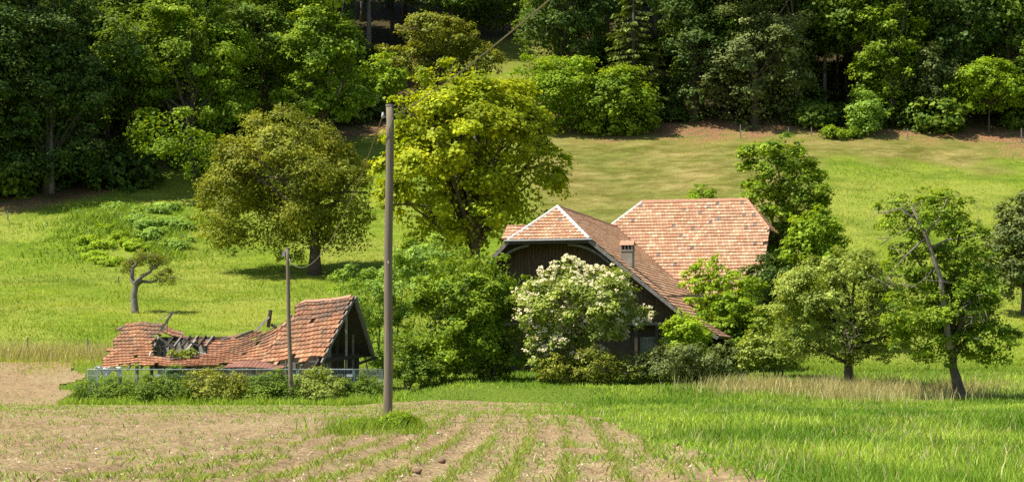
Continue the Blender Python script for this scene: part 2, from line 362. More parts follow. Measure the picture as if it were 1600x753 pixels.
# straw bits and clods as tiny blades lying on soil
x, y = scatter(rng, 14000, 20, 100, -.30, .14, 1.4); k = in_field(x, y) & (fbm(x/2, y/3, 131, 2) > .42); x, y = x[k], y[k]; n = len(x)
tint = np.stack([rng.uniform(.3, 1, n), rng.uniform(.8, 1.1, n)], -1)
tag(blades('straw_litter', x, y, fieldz(x, y)+.005, rng.uniform(.01, .05, n), rng.uniform(.015, .05, n), rng.uniform(.5, 3, n), tint, STRAW, rng, 1), 'pale straw bits lying on the tilled soil', 'straw', kind='stuff')

# ---------------------------------------------------------------- foliage
def norm(a): return a/np.maximum(np.linalg.norm(a, axis=-1, keepdims=True), 1e-6)
def leaves_mesh(name, P, N, size, tint, rng, asp=.66, T=None):
    n = len(P); N = norm(N)
    if T is None: T = rng.normal(size=(n, 3))
    T = norm(T-N*(T*N).sum(1, keepdims=True)); B = np.cross(N, T); s = size[:, None]
    V = np.stack([P-T*s*.5, P+B*s*asp*.5+N*s*.10, P+T*s*.5, P-B*s*asp*.5+N*s*.10], 1).reshape(-1, 3)
    f = np.arange(4*n).reshape(n, 4)
    return np_mesh(name, V, f, np.repeat(tint, 4, 0))
def sph(rng, n):
    return norm(rng.normal(size=(n, 3)))
def grow(lobes, nl, ls, rng, bs=.30, nb=None, cl=12, up=.5, droop=0.0, fill=.15, gap=.0, zmin=-.1, gf=None, low=.6):
    """lobes: (n,6) centre+radii. returns leaf positions, normals, size, tint, bough centres"""
    L = np.asarray(lobes, float); area = (L[:, 3]*L[:, 5]+L[:, 3]*L[:, 4]+L[:, 4]*L[:, 5])
    mr = L[:, 3:].mean(1); bsz = bs*mr
    if nb is None: nb = int(np.clip((area*4.2/(np.median(bsz)**2*3.2)).sum(), 14, 130))
    want = nb; C, R, O = [], [], []; tries = 0
    while len(C) < want and tries < want*30:
        tries += 1; i = rng.choice(len(L), p=area/area.sum()); d = sph(rng, 1)[0]
        if d[2] < -.55 and rng.random() < low: continue
        p = L[i, :3]+d*L[i, 3:]*rng.uniform(.62, 1.0); q = np.linalg.norm((p-L[:, :3])/L[:, 3:], axis=1); q[i] = 9
        if q.min() < .62 or p[2] < (gf(p[0], p[1]) if gf else zmin)+.15: continue
        if gap and vnoise(p[0]/1.7+p[2], p[1]/1.7+p[2]*.7, 3) < gap: continue
        C.append(p); R.append(bsz[i]*rng.uniform(.65, 1.3)); O.append(norm(d*L[i, 3:]))
    C = np.array(C); R = np.array(R); O = np.array(O); nb = len(C)
    per = np.maximum(2, (cl*(R/R.mean())**1.5).astype(int)); bi = np.repeat(np.arange(nb), per); nc = len(bi)
    d = norm(sph(rng, nc)+.55*O[bi]+np.array([0, 0, .45])); CC = C[bi]+d*R[bi][:, None]*rng.uniform(.5, 1.05, nc)[:, None]*np.array([1.1, 1.1, .8])
    CR = R[bi]*rng.uniform(.28, .5, nc); ct = rng.normal(.5, .2, nc)+.35*(rng.random(nb)[bi]-.5); cv = rng.uniform(.86, 1.14, nc)*(rng.uniform(.88, 1.1, nb)[bi])
    w = CR**2; nfill = int(nl*fill); ci = rng.choice(nc, nl-nfill, p=w/w.sum())
    g = rng.normal(size=(len(ci), 3))*.62; P = CC[ci]+g*CR[ci][:, None]*np.array([1, 1, .55]); P[:, 2] -= droop*np.linalg.norm(g[:, :2], axis=1)*CR[ci]
    N = .55*norm(P-C[bi[ci]])+np.array([0, 0, up])+.30*O[bi[ci]]+.34*rng.normal(size=P.shape)
    tt = np.stack([ct[ci]+rng.normal(0, .14, len(ci)), cv[ci]*rng.uniform(.85, 1.15, len(ci))], -1)
    if nfill:
        i = rng.choice(len(L), nfill, p=area/area.sum()); Pf = L[i, :3]+sph(rng, nfill)*L[i, 3:]*(rng.random((nfill, 1))**.4)*.82
        P = np.concatenate([P, Pf]); N = np.concatenate([N, rng.normal(size=Pf.shape)+[0, 0, .4]]); tt = np.concatenate([tt, np.stack([rng.uniform(.1, .6, nfill), rng.uniform(.8, 1.1, nfill)], -1)])
    k = P[:, 2] > (gf(P[:, 0], P[:, 1])+.02 if gf else zmin); P, N, tt = P[k], N[k], tt[k]
    tt[:, 0] = np.clip(tt[:, 0], 0, 1)
    return P, N, ls*rng.uniform(.6, 1.35, len(P)), tt, C, R
def bez(a, b, c, n):
    a, b, c = Vector(a), Vector(b), Vector(c); return [a*(1-t)**2+b*2*t*(1-t)+c*t*t for t in [i/(n-1) for i in range(n)]]
def limbs(mb, C, R, rng, fork, top, tr, lean, count=40, sides=5, wob=.5):
    """limbs from the trunk axis to bough centres"""
    idx = rng.permutation(len(C))[:count]
    for i in idx:
        c = Vector(C[i])
        if c.z < fork+.25*(top-fork): continue
        f = rng.uniform(0, .75); a = Vector((lean[0]*(fork+(top-fork)*f*.6), lean[1]*(fork+(top-fork)*f*.6), fork+(top-fork)*f*.6))
        if a.z > c.z: a = Vector((lean[0]*fork, lean[1]*fork, min(fork, max(.3, c.z-.6))))
        mid = a.lerp(c, .5)+Vector((rng.normal()*wob, rng.normal()*wob, .12*(c-a).length)); r0 = tr*(.55-.32*f)*min(1, R[i]/np.mean(R)+.2)
        mb.tube(bez(a, mid, c, 6), [r0*(1-.85*k/5)+.012 for k in range(6)], sides, False)
def trunk_tube(mb, tr, h, lean, rng, sides=8, curve=.15):
    n = 8; pts = []; rad = []
    for k in range(n):
        f = k/(n-1); z = -.35+f*(h+.35); pts.append((lean[0]*max(z, 0)+rng.normal()*curve*f*(1-f), lean[1]*max(z, 0)+rng.normal()*curve*f*(1-f), z))
        rad.append(tr*(1.0-.78*f)+(.45*tr if k == 0 else .12*tr if k == 1 else 0))
    mb.tube(pts, rad, sides)
def plant(name, label, cat, D, bpx, lobes, nl, ls, mat, seed, group=None, trunk=(.25, 2.0), bark=None, lean=(0, 0), nlimb=30, depth=1.0,
          bs=.30, cl=12, up=.7, droop=0, fill=.15, gap=0, asp=.66, nb=None, shrub=False, basez=None, th=None):
    """lobes in photo pixels (px, py, rx, ry[, depth offset in m]) at distance D"""
    rng = np.random.default_rng(seed); bx = X(bpx, D); bz = gzs(bx, D) if basez is None else basez; s = D/F
    L = [(X(l[0], D+(l[4] if len(l) > 4 else 0))-bx, (l[4] if len(l) > 4 else 0), Zp(l[1], D)-bz, l[2]*s, (l[2]*.5+l[3]*.5)*s*depth*.9, l[3]*s) for l in lobes]
    gf = lambda a, b: gz(a+bx, b+D)-bz if basez is None else a*0-.2
    P, N, S, T, C, R = grow(L, nl, ls, rng, bs, nb, cl, up, droop, fill, gap, gf=gf, low=0 if shrub else .5)
    root = empty(name, (bx, D, bz)); tag(root, label, cat, group)
    mb = MB(); top = max(l[2] for l in L)
    if shrub:
        for k in range(7):
            c = C[rng.integers(len(C))]; a = rng.uniform(-.35, .35, 2); b0 = (c[0]*.55+a[0], c[1]*.55+a[1])
            gb = gzs(bx+b0[0], D+b0[1])-bz
            mb = MB(); mb.tube(bez((b0[0], b0[1], gb-.15), (c[0]*.8, c[1]*.8, c[2]*.6), c, 5), [.05, .045, .035, .025, .015], 5, False); mb.build('stem', bark or BARK, root, True)
    else:
        trunk_tube(mb, trunk[0], th or max(trunk[1], top*.8), lean, rng); limbs(mb, C, R, rng, trunk[1], top, trunk[0], lean, nlimb); mb.build('trunk', bark or BARK, root, True)
    link('crown', leaves_mesh(name+'_leaves', P, N, S, T, rng, asp), mat, root)
    return root, C, R
def copy_tree(o, loc, rz, s):
    c = o.copy(); COL.objects.link(c); c.location = loc; c.rotation_euler = (0, 0, rz); c.scale = (s, s, s)
    for ch in list(o.children):
        d = ch.copy(); COL.objects.link(d); d.parent = c
    return c
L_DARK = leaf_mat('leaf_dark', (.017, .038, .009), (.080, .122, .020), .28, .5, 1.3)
L_MID = leaf_mat('leaf_mid', (.032, .070, .010), (.13, .18, .018), .32, .45, 1.4)
L_OAK = leaf_mat('leaf_oak', (.040, .080, .007), (.165, .22, .016), .36, .45, 1.4, 2.15)
L_GREY = leaf_mat('leaf_greyish', (.036, .058, .016), (.155, .18, .055), .28, .5, 1.2)
L_OLIVE = leaf_mat('leaf_olive', (.065, .082, .010), (.21, .225, .030), .30, .5, 1.3)
L_WALN = leaf_mat('leaf_walnut', (.058, .076, .008), (.205, .217, .024), .30, .5, 1.3)
L_MAPLE = leaf_mat('leaf_maple', (.095, .135, .005), (.27, .30, .012), .36, .42, 1.4, 1.8)
L_BRIGHT = leaf_mat('leaf_bright', (.060, .115, .007), (.19, .26, .016), .36, .42, 1.4)
L_PALE = leaf_mat('leaf_pale', (.085, .15, .022), (.22, .31, .055), .34, .5, 1.3)
L_APPLE = leaf_mat('leaf_apple', (.085, .125, .018), (.24, .28, .060), .32, .48, 1.3)
L_SPRUCE = leaf_mat('spruce_needles', (.022, .045, .010), (.13, .165, .028), .15, .55, 1.2)
L_YG = leaf_mat('leaf_yellow_green', (.10, .16, .008), (.24, .32, .02), .36, .45, 1.4)

# ---- trees and bushes of the pasture
plant('walnut_tree', 'broad olive green walnut tree standing alone on the pasture', 'tree', 163, 492,
      [(445, 280, 110, 92), (375, 320, 62, 70), (520, 300, 66, 80), (450, 205, 82, 42), (345, 345, 40, 48), (545, 345, 42, 50), (480, 350, 70, 46), (395, 230, 52, 48), (420, 365, 80, 34), (520, 375, 55, 32), (345, 370, 38, 30), (335, 345, 42, 42), (560, 325, 36, 60), (440, 372, 95, 32), (555, 375, 36, 30)],
      62000, .26, L_WALN, 11, trunk=(.48, 3.2), nlimb=36, bs=.27, nb=190, cl=10, droop=.35, up=.45, asp=.5)
plant('maple_tree', 'large round yellow green maple tree behind the bushes and farmhouse', 'tree', 152, 742,
      [(735, 220, 118, 105), (660, 300, 70, 95), (815, 280, 72, 85), (730, 140, 78, 45), (645, 190, 42, 62), (740, 330, 110, 70), (850, 255, 42, 52), (690, 370, 62, 50), (830, 190, 42, 45), (700, 400, 80, 40), (800, 350, 70, 45)],
      58000, .30, L_MAPLE, 12, trunk=(.5, 2.6), nlimb=46, bs=.24, cl=12, up=.65, asp=.8, fill=.12, gap=.10)
plant('ash_tree', 'tall loose green tree beside the right end of the barn roof', 'tree', 137, 1235,
      [(1215, 270, 58, 55), (1195, 330, 44, 60), (1255, 300, 44, 62), (1225, 240, 36, 36), (1215, 400, 55, 60), (1275, 350, 38, 42), (1200, 460, 45, 45)],
      26000, .24, L_OAK, 13, trunk=(.22, 2.0), nlimb=34, bs=.26, gap=.22, fill=.12)
plant('bright_shrub', 'small bright green shrub rising above the left apple tree', 'shrub', 126, 1278,
      [(1275, 365, 42, 34), (1250, 395, 36, 32), (1290, 400, 34, 40)], 7000, .24, L_BRIGHT, 14, shrub=True, gap=.15)
plant('pear_tree', 'dense grey green tree at the right picture edge', 'tree', 138, 1600,
      [(1600, 380, 45, 75), (1570, 420, 36, 55), (1610, 320, 30, 35), (1640, 400, 40, 70)], 17000, .24, L_GREY, 15, trunk=(.2, 1.2), bs=.26)
plant('hill_bush', 'small round green bush just above the barn ridge', 'bush', 178, 1097,
      [(1097, 312, 22, 20), (1085, 320, 16, 14)], 1800, .25, L_BRIGHT, 16, shrub=True)
r1, C1, R1 = plant('apple_tree', 'round light green apple tree with short forked trunk', 'tree', 102, 1327,
      [(1310, 460, 82, 62), (1250, 510, 48, 48), (1385, 500, 55, 52), (1330, 420, 52, 34), (1300, 520, 70, 34), (1230, 545, 32, 26), (1410, 455, 34, 36), (1300, 548, 80, 24), (1385, 540, 45, 26)],
      42000, .14, L_APPLE, 17, trunk=(.30, 1.35), nlimb=30, bs=.28, nb=190, cl=9, gap=.08, up=.55, th=4.0)
r2, C2, R2 = plant('apple_tree', 'tall half dead apple tree with leaning trunk and bare limbs', 'tree', 96.5, 1500,
      [(1490, 490, 62, 48), (1430, 480, 50, 48), (1545, 520, 44, 42), (1480, 545, 62, 30), (1440, 340, 55, 42), (1500, 385, 42, 45), (1400, 330, 30, 38), (1485, 330, 30, 36), (1420, 410, 42, 40), (1560, 560, 30, 18), (1515, 455, 50, 40), (1450, 535, 50, 30), (1475, 430, 45, 36)],
      46000, .145, L_OAK, 18, trunk=(.36, 1.7), lean=(-.17, 0), nlimb=14, bs=.30, nb=210, cl=9, gap=.10, fill=.14, th=3.0)
# bare limbs of the half dead apple
rg = np.random.default_rng(88); b0 = r2.location
def rel(px, py, D=96.5): return Wp(px, py, D)-b0
for path, r0 in (([(1478, 545), (1462, 440), (1440, 375), (1418, 325)], .17), ([(1446, 392), (1475, 375), (1512, 372)], .07), ([(1440, 375), (1410, 400), (1385, 435)], .06),
                 ([(1440, 372), (1420, 355), (1385, 372)], .05), ([(1428, 345), (1395, 330), (1368, 335)], .045), ([(1455, 420), (1440, 438), (1420, 452)], .055), ([(1436, 365), (1460, 345), (1478, 310)], .05)):
    mb = MB(); pts = [rel(*p)+Vector((rg.normal()*.05, -.9+rg.normal()*.2, rg.normal()*.04)) for p in path]
    mb.tube(pts, [r0*(1-.7*i/(len(pts)-1)) for i in range(len(pts))], 6)
    for p in pts[1:]:
        for q in range(3): mb.tube([p, p+Vector((rg.normal()*.35, rg.normal()*.2, rg.normal()*.3)), p+Vector((rg.normal()*.7, rg.normal()*.3, rg.normal()*.6))], [.02, .012, .006], 4)
    mb.build('dead_limb', DEADWOOD, r2, True)
mb = MB(); c0 = rel(1508, 490)+Vector((0, -1.4, 0))
for q in range(46):
    p = c0+Vector((rg.normal()*.32, rg.normal()*.2, rg.normal()*.5)); d = Vector((rg.normal()*.35, rg.normal()*.15, -abs(rg.normal())*.4)); mb.tube([p, p+d*.5+Vector((.05, 0, .08)), p+d], [.016, .011, .006], 4)
mb.build('twig_tangle', DEADWOOD, r2, True)['kind'] = 'stuff'
mb = MB(); c0 = Wp(1318, 530, 102)-r1.location+Vector((0, -1.9, 0))
for q in range(30):
    p = c0+Vector((rg.normal()*.35, rg.normal()*.2, rg.normal()*.45)); d = Vector((rg.normal()*.3, rg.normal()*.15, rg.normal()*.35)); mb.tube([p, p+d*.5+Vector((.05, 0, .08)), p+d], [.016, .011, .006], 4)
mb.build('dead_twigs', DEADWOOD, r1, True)['kind'] = 'stuff'
# small old tree on the pasture
D = 141; bx = X(211, D); bz = gzs(bx, D); root = empty('old_fruit_tree', (bx, D, bz)); tag(root, 'small gnarled fruit tree with hooked limbs on the left pasture', 'tree')
rg = np.random.default_rng(19); mb = MB(); z0 = HY-bz/D*F; dy = 482-z0
def sp_(px, py, dyy=0): v = Wp(px, py-dy, D)-Vector((bx, D, bz)); v.y = dyy; return v
mb.tube([sp_(211, 487), sp_(211, 478), sp_(209, 455), sp_(212, 440), sp_(206, 428), sp_(207, 412), sp_(218, 400)], [.34, .27, .23, .21, .16, .13, .08], 8)
tips = [sp_(218, 400), sp_(207, 405, .5)]
for path, r0 in (([(212, 442), (221, 432), (234, 434), (247, 431), (255, 424)], .15), ([(213, 436), (222, 424), (236, 418), (238, 408), (232, 402)], .16), ([(238, 412), (246, 408), (252, 404)], .08), ([(206, 425), (200, 415), (203, 404)], .08), ([(247, 431), (258, 432), (264, 430)], .06), ([(218, 400), (228, 397), (240, 400)], .06)):
    pts = [sp_(a, b, rg.normal()*.35) for a, b in path]; mb.tube(pts, [r0*(1-.65*i/(len(pts)-1)) for i in range(len(pts))], 6); tips += pts[-2:]
for p in tips*3:
    mb.tube([p, p+Vector((rg.normal()*.3, rg.normal()*.3, .2)), p+Vector((rg.normal()*.6, rg.normal()*.5, .35+rg.normal()*.3))], [.03, .02, .008], 4)
mb.build('trunk', BARK_G, root, True)
lob = [(p.x, p.y, p.z+.12, .55, .55, .42) for p in tips]
P, N, S, T, C, R = grow(lob, 4600, .12, rg, .6, 40, 8, .4, 0, .3)
link('crown', leaves_mesh('old_tree_leaves', P, N, S, T, rg, .5), L_OLIVE, root)

# ---- bushes round the farmhouse and the ruin
plant('pale_bush', 'tall pale green bush between the ruined shed and the big pole', 'bush', 117, 600,
      [(640, 440, 55, 62), (580, 470, 50, 55), (545, 455, 36, 40), (665, 410, 50, 42), (600, 530, 50, 45), (550, 500, 40, 45), (690, 400, 46, 34)], 28000, .19, L_PALE, 21, shrub=True, bs=.26, asp=.42, droop=.3)
plant('hazel_bush', 'massive dark shadowed green bush right of the big pole', 'bush', 110, 725,
      [(735, 480, 75, 70), (670, 520, 58, 62), (790, 530, 52, 62), (720, 555, 95, 42), (640, 550, 30, 45), (760, 425, 50, 36), (690, 445, 48, 44), (725, 415, 50, 32), (800, 455, 34, 40)], 40000, .19, L_OAK, 22, shrub=True, bs=.25, cl=12)
re_, Ce, Re = plant('elder_bush', 'elder bush covered in cream white blossoms before the gable', 'bush', 108.5, 905,
      [(905, 480, 78, 66), (850, 500, 46, 60), (965, 490, 48, 46), (890, 435, 52, 30), (880, 550, 70, 40), (985, 490, 34, 22), (940, 440, 36, 28)], 32000, .16, L_APPLE, 23, shrub=True, bs=.26)
# blossoms
rg = np.random.default_rng(24); nU = 1000; ii = rg.choice(len(Ce), nU); d = norm(sph(rg, nU)+np.array([0, -.55, .75])); U = Ce[ii]+d*Re[ii][:, None]*1.12
U = U[(U[:, 1] < .8) & (U[:, 2] > 1.3)]; P = []; N = []
for u in U:
    k = rg.integers(7, 15); a = rg.uniform(0, 6.28, k); r = .13*np.sqrt(rg.random(k)); P.append(u+np.stack([r*np.cos(a), r*np.sin(a)*.75-.03, .03+r*np.sin(a)*.66], -1)); N.append(np.tile([-.2, -.65, .8], (k, 1))+rg.normal(0, .25, (k, 3)))
P = np.concatenate(P); N = np.concatenate(N); T = np.stack([rg.random(len(P)), rg.uniform(.85, 1.1, len(P))], -1)
BLOSSOM = leaf_mat('elder_blossom', (.60, .54, .28), (.82, .77, .52), .2, .6, 1.0, 1.0)
o = link('blossom', leaves_mesh('blossom', P, N, rg.uniform(.07, .13, len(P)), T, rg, .9), BLOSSOM, re_); o['kind'] = 'stuff'; o['label'] = 'cream white flat blossom clusters'
plant('dogwood_bush', 'low dark bush left of the flowering elder at the big pole', 'bush', 108, 635, [(635, 560, 26, 34), (655, 580, 40, 22)], 4500, .15, L_MID, 25, shrub=True)
plant('young_maple_bush', 'bright yellow green young bush under the long roof edge', 'bush', 109, 1075,
      [(1075, 520, 32, 30), (1060, 545, 28, 26), (1090, 555, 30, 28), (1065, 500, 16, 18)], 8000, .17, L_YG, 26, shrub=True, bs=.3)
plant('bramble_thicket', 'tangled brown green brambles at the foot of the elder bush', 'bush', 107.2, 920,
      [(870, 575, 42, 22), (930, 572, 45, 26), (985, 578, 40, 20)], 9000, .13, L_OLIVE, 27, shrub=True, bs=.32)
plant('rose_thicket', 'grey green bramble mound below the farmhouse window', 'bush', 107, 1045,
      [(1040, 562, 48, 28), (1095, 565, 40, 30), (1005, 572, 30, 22), (1130, 562, 26, 28)], 10000, .13, L_GREY, 28, shrub=True, bs=.32)
plant('ash_sapling', 'thin leafy sapling in front of the barn roof', 'sapling', 120, 1108,
      [(1105, 420, 24, 22), (1085, 445, 22, 22), (1130, 440, 24, 26), (1105, 470, 34, 24), (1120, 400, 12, 12)], 4600, .20, L_YG, 29, trunk=(.06, 1.6), nlimb=16, bs=.34, gap=.32, fill=.05, cl=8)
plant('green_thicket', 'leafy green thicket below the right end of the barn', 'bush', 118, 1150,
      [(1150, 490, 42, 42), (1110, 500, 40, 36), (1185, 520, 40, 40), (1150, 540, 60, 34), (1170, 455, 24, 30)], 20000, .19, L_BRIGHT, 30, shrub=True, bs=.28)
plant('willow_bush', 'pale olive bush between the thicket and the apple tree', 'bush', 113, 1205,
      [(1210, 520, 34, 42), (1180, 555, 32, 24), (1225, 560, 30, 22)], 9000, .17, L_APPLE, 31, shrub=True, bs=.3)
plant('shade_bush', 'dark bush in the shade behind the green thicket', 'bush', 126, 1205, [(1200, 440, 40, 42), (1210, 490, 45, 45)], 9000, .22, L_DARK, 32, shrub=True)
# brambles in front of the ruin
for i, (px, py, rx, ry, m_, lab) in enumerate([
    (175, 612, 58, 20, L_MID, 'low green nettle bed at the left fence corner'), (262, 608, 52, 23, L_MID, 'dark green bramble bush under the leftmost fence plate'),
    (345, 602, 50, 27, L_OLIVE, 'olive brown bramble bush before the middle of the fence'), (425, 606, 46, 25, L_MID, 'green bramble bush left of the thinner pole'),
    (500, 604, 44, 27, L_APPLE, 'light green bramble bush right of the thinner pole'), (570, 607, 36, 20, L_MID, 'low bramble bush at the right fence corner')]):
    plant('bramble_bush', lab, 'bush', 102.2 if i else 102.8, px, [(px-rx*.4, py+2, rx*.65, ry*.85), (px+rx*.35, py+3, rx*.65, ry*.8), (px+rx*.1, py-3, rx*.45, ry), (px, py+12, rx, ry*.6)], 8500, .12, m_, 40+i,
          group='brambles along the site fence', shrub=True, bs=.34, depth=1.3)
# weeds round the big pole
plant('weed_patch', 'bright green weeds at the foot of the big pole', 'weeds', 46.8, 570, [(510, 674, 34, 8), (560, 673, 26, 12), (590, 676, 30, 9), (622, 668, 24, 17), (600, 681, 50, 7), (540, 675, 26, 9), (640, 676, 18, 9)], 9000, .085, L_BRIGHT, 50, shrub=True, bs=.5, depth=1.1, asp=.3, up=.2)
r_ = np.random.default_rng(29); n = 5200; y = r_.normal(46.8, 1.7, n); x = (r_.normal(575, 40, n)-800)/F*y+r_.choice([0, .5], n); k = (fbm(x*2, y*.8, 25, 2) > r_.uniform(.2, .6, n)) & (np.abs(y-46.8) < 3.6); x, y = x[k], y[k]; n = len(x)
hh = r_.uniform(.08, .30, n)*(.4+1.1*fbm(x*1.5, y*1.5, 26, 2)); hh = hh*(1+.7*np.exp(-((x-X(606, 50))/.45)**2-((y-49.5)/1.5)**2))
tag(blades('pole_grass', x, y, gz(x, y)+.02, hh, r_.uniform(.012, .028, n), r_.uniform(.1, .9, n), np.stack([r_.random(n)*.7, r_.uniform(.7, 1.3, n)], -1), GRASS, r_, 2), 'bright grass tuft round the foot of the near pole', 'grass', kind='stuff')
r_ = np.random.default_rng(39); n = 9000; y = r_.normal(178, 6, n); x = r_.normal(-33.5, 4.2, n)+(178-y)*.1; k = (fbm(x/2.5, y/3, 45, 3) > r_.uniform(.3, .62, n)) & (y < forest_edge(x)); x, y = x[k], y[k]; n = len(x)
tag(blades('bramble_cover', x, y, gz(x, y), r_.uniform(.2, .6, n)*(.4+fbm(x/1.5, y/1.5, 46, 2)), r_.uniform(.06, .14, n), r_.uniform(.3, 1.2, n), np.stack([r_.random(n)*.55, r_.uniform(.7, 1.2, n)], -1), GRASS, r_, 2), 'sprawling green ground cover on the pasture below the oak', 'ground cover', kind='stuff')
# brambles on the pasture
for i, (px, D, rx, ry, lab) in enumerate([(215, 184, 60, 14, 'green bramble mound below the oak on the pasture'), (175, 172, 40, 12, 'bramble mound lower down the left pasture'), (255, 178, 40, 10, 'flat bramble patch right of the mounds')]):
    bz = gzs(X(px, D), D); py = HY-bz/D*F
    rl = np.random.default_rng(300+i); lo_ = []
    for q in range(22):
        qx = rx*rl.uniform(-1, 1); qd = rl.uniform(-7, 7)*(1-abs(qx)/rx*.5); qz = gzs(X(px+qx, D), D+qd); lo_.append((px+qx, HY-qz/D*F-1, rl.uniform(8, 22), rl.uniform(2, 4.2), qd))
    plant('bramble_mound', lab, 'bush', D, px, lo_, 8000, .20, (L_PALE, L_YG, L_PALE)[i], 60+i, group='bramble mounds on the pasture', shrub=True, bs=.55, depth=1.6, gap=.2, fill=.1)

# ---------------------------------------------------------------- forest
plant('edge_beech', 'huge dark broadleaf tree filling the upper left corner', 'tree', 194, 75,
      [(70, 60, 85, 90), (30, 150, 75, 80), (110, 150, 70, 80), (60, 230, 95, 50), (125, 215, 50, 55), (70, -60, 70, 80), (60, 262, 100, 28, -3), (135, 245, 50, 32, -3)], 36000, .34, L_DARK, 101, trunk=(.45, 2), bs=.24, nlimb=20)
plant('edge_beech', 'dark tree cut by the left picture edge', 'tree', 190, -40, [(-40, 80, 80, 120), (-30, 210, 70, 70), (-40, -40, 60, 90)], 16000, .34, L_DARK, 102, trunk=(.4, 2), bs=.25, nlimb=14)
plant('oak_tree', 'big bright green oak with a low lobe at the left forest edge', 'tree', 200, 300,
      [(290, 90, 85, 80), (250, 228, 66, 46, -9), (235, 130, 48, 55), (340, 150, 55, 70), (300, -10, 70, 60), (300, 252, 48, 42, -7), (240, 60, 40, 45), (335, 220, 40, 60)], 34000, .36, L_OAK, 103, trunk=(.45, 2), bs=.25, cl=13, nlimb=26)
plant('forest_maple', 'green tree between the oak and the walnut crown', 'tree', 208, 410, [(410, 60, 62, 75), (400, 150, 58, 62), (430, -30, 50, 60), (370, 100, 35, 60)], 19000, .36, L_MID, 104, trunk=(.35, 2), bs=.26, nlimb=16)
plant('forest_lime', 'tall yellow tipped green tree above the walnut', 'tree', 205, 500, [(495, 70, 65, 75), (530, 140, 45, 60), (480, 150, 50, 55), (500, -20, 55, 60), (545, 90, 32, 50)], 21000, .37, L_OAK, 105, trunk=(.35, 2), bs=.26, nlimb=16)
plant('forest_hazel', 'bright green bush beside the olive tree on the hill', 'bush', 222, 592, [(592, 125, 38, 40), (570, 160, 32, 32)], 6000, .36, L_BRIGHT, 106, shrub=True)
plant('olive_tree', 'spreading olive yellow tree up the hill behind the maple', 'tree', 228, 690, [(680, 60, 62, 34), (630, 100, 45, 38), (735, 95, 45, 36), (650, 50, 36, 28), (710, 60, 40, 32), (690, 120, 50, 34)], 17000, .32, L_OLIVE, 107, trunk=(.3, 1.5), nlimb=30, gap=.2, bs=.27)
plant('forest_hazel', 'green bush on the far side of the small clearing', 'bush', 254, 775, [(770, 22, 36, 26), (735, 15, 34, 30), (800, 12, 30, 26)], 6000, .36, L_MID, 122, shrub=True)
plant('clearing_tree', 'mid green tree with dark trunk beside the small clearing', 'tree', 238, 868, [(860, 20, 62, 48), (830, 60, 36, 34), (905, 50, 45, 46), (870, -50, 55, 50)], 13000, .36, L_MID, 108, trunk=(.3, 3), nlimb=24, gap=.22)
plant('hornbeam_bush', 'large bright green bush left of the spruce', 'bush', 217, 880, [(880, 145, 62, 58), (830, 135, 42, 45), (920, 170, 50, 48), (870, 190, 55, 30)], 17000, .34, L_BRIGHT, 109, shrub=True, bs=.27)
plant('hornbeam_bush', 'deeper green round bush at the foot of the spruce', 'bush', 216, 965, [(965, 160, 52, 52), (940, 190, 50, 30), (1000, 180, 34, 38)], 13000, .34, L_OAK, 110, shrub=True, bs=.27)
plant('grey_hornbeam', 'broad grey green tree reaching down to the forest edge', 'tree', 218, 1180, [(1180, 80, 75, 75), (1200, 150, 60, 55), (1150, 150, 55, 55), (1230, 90, 50, 65), (1180, -30, 80, 70), (1240, 170, 34, 36)], 27000, .33, L_GREY, 111, trunk=(.4, 2), bs=.25, nlimb=20)
plant('forest_ash', 'dark green tree between the spruce and the grey tree', 'tree', 220, 1085, [(1090, 70, 50, 75), (1085, 150, 42, 50), (1075, -20, 50, 60)], 15000, .34, L_DARK, 112, trunk=(.35, 2), bs=.26, nlimb=16)
plant('forest_oak', 'tall green tree right of the dark forest gap', 'tree', 218, 1395, [(1395, 60, 55, 60), (1420, 120, 42, 50), (1370, 120, 38, 50), (1390, -30, 60, 60), (1350, 160, 26, 32), (1400, 170, 50, 30)], 20000, .34, L_OAK, 113, trunk=(.3, 2), bs=.26, nlimb=20, gap=.12)
plant('bright_hazel', 'bright small bush at the left foot of the tall green tree', 'bush', 214, 1350, [(1350, 175, 26, 34), (1340, 195, 18, 20)], 4000, .30, L_PALE, 114, shrub=True)
plant('drooping_beech', 'dark drooping tree in the upper right corner', 'tree', 226, 1530, [(1520, 40, 60, 60), (1570, 70, 50, 55), (1480, 80, 36, 50), (1540, -30, 70, 60)], 20000, .34, L_GREY, 115, trunk=(.35, 2), bs=.25, nlimb=16)
plant('thin_stem_maple', 'bright low tree on thin stems at the right forest edge', 'tree', 216, 1545, [(1540, 125, 48, 28), (1510, 140, 34, 26), (1575, 145, 38, 30), (1520, 165, 28, 16)], 10000, .32, L_BRIGHT, 116, trunk=(.12, 3), nlimb=20, gap=.15)
plant('thin_stem_maple', 'bright low tree cut by the right picture edge', 'tree', 217, 1610, [(1610, 140, 34, 38), (1625, 100, 34, 40)], 6000, .32, L_MID, 117, trunk=(.12, 3), nlimb=14)
plant('thin_stem_ash', 'slim tree with drooping leaves left of the bright low tree', 'tree', 217, 1458, [(1455, 150, 28, 34), (1470, 115, 26, 30), (1450, 100, 22, 34)], 6000, .30, L_GREY, 118, trunk=(.10, 3), nlimb=14, gap=.2)
plant('undergrowth_bush', 'shaded undergrowth left of the tall green tree', 'bush', 219, 1285, [(1285, 190, 42, 24), (1250, 195, 30, 18)], 6000, .32, L_DARK, 119, shrub=True)
plant('undergrowth_bush', 'low green bush on the edge of the cut grass right of the gap', 'bush', 213, 1318, [(1315, 208, 28, 10)], 2200, .25, L_BRIGHT, 120, shrub=True, bs=.5)
plant('undergrowth_bush', 'dark bush between the spruce foot and the grey tree', 'bush', 221, 1045, [(1042, 185, 32, 30), (1020, 195, 24, 22)], 5000, .32, L_DARK, 123, shrub=True)
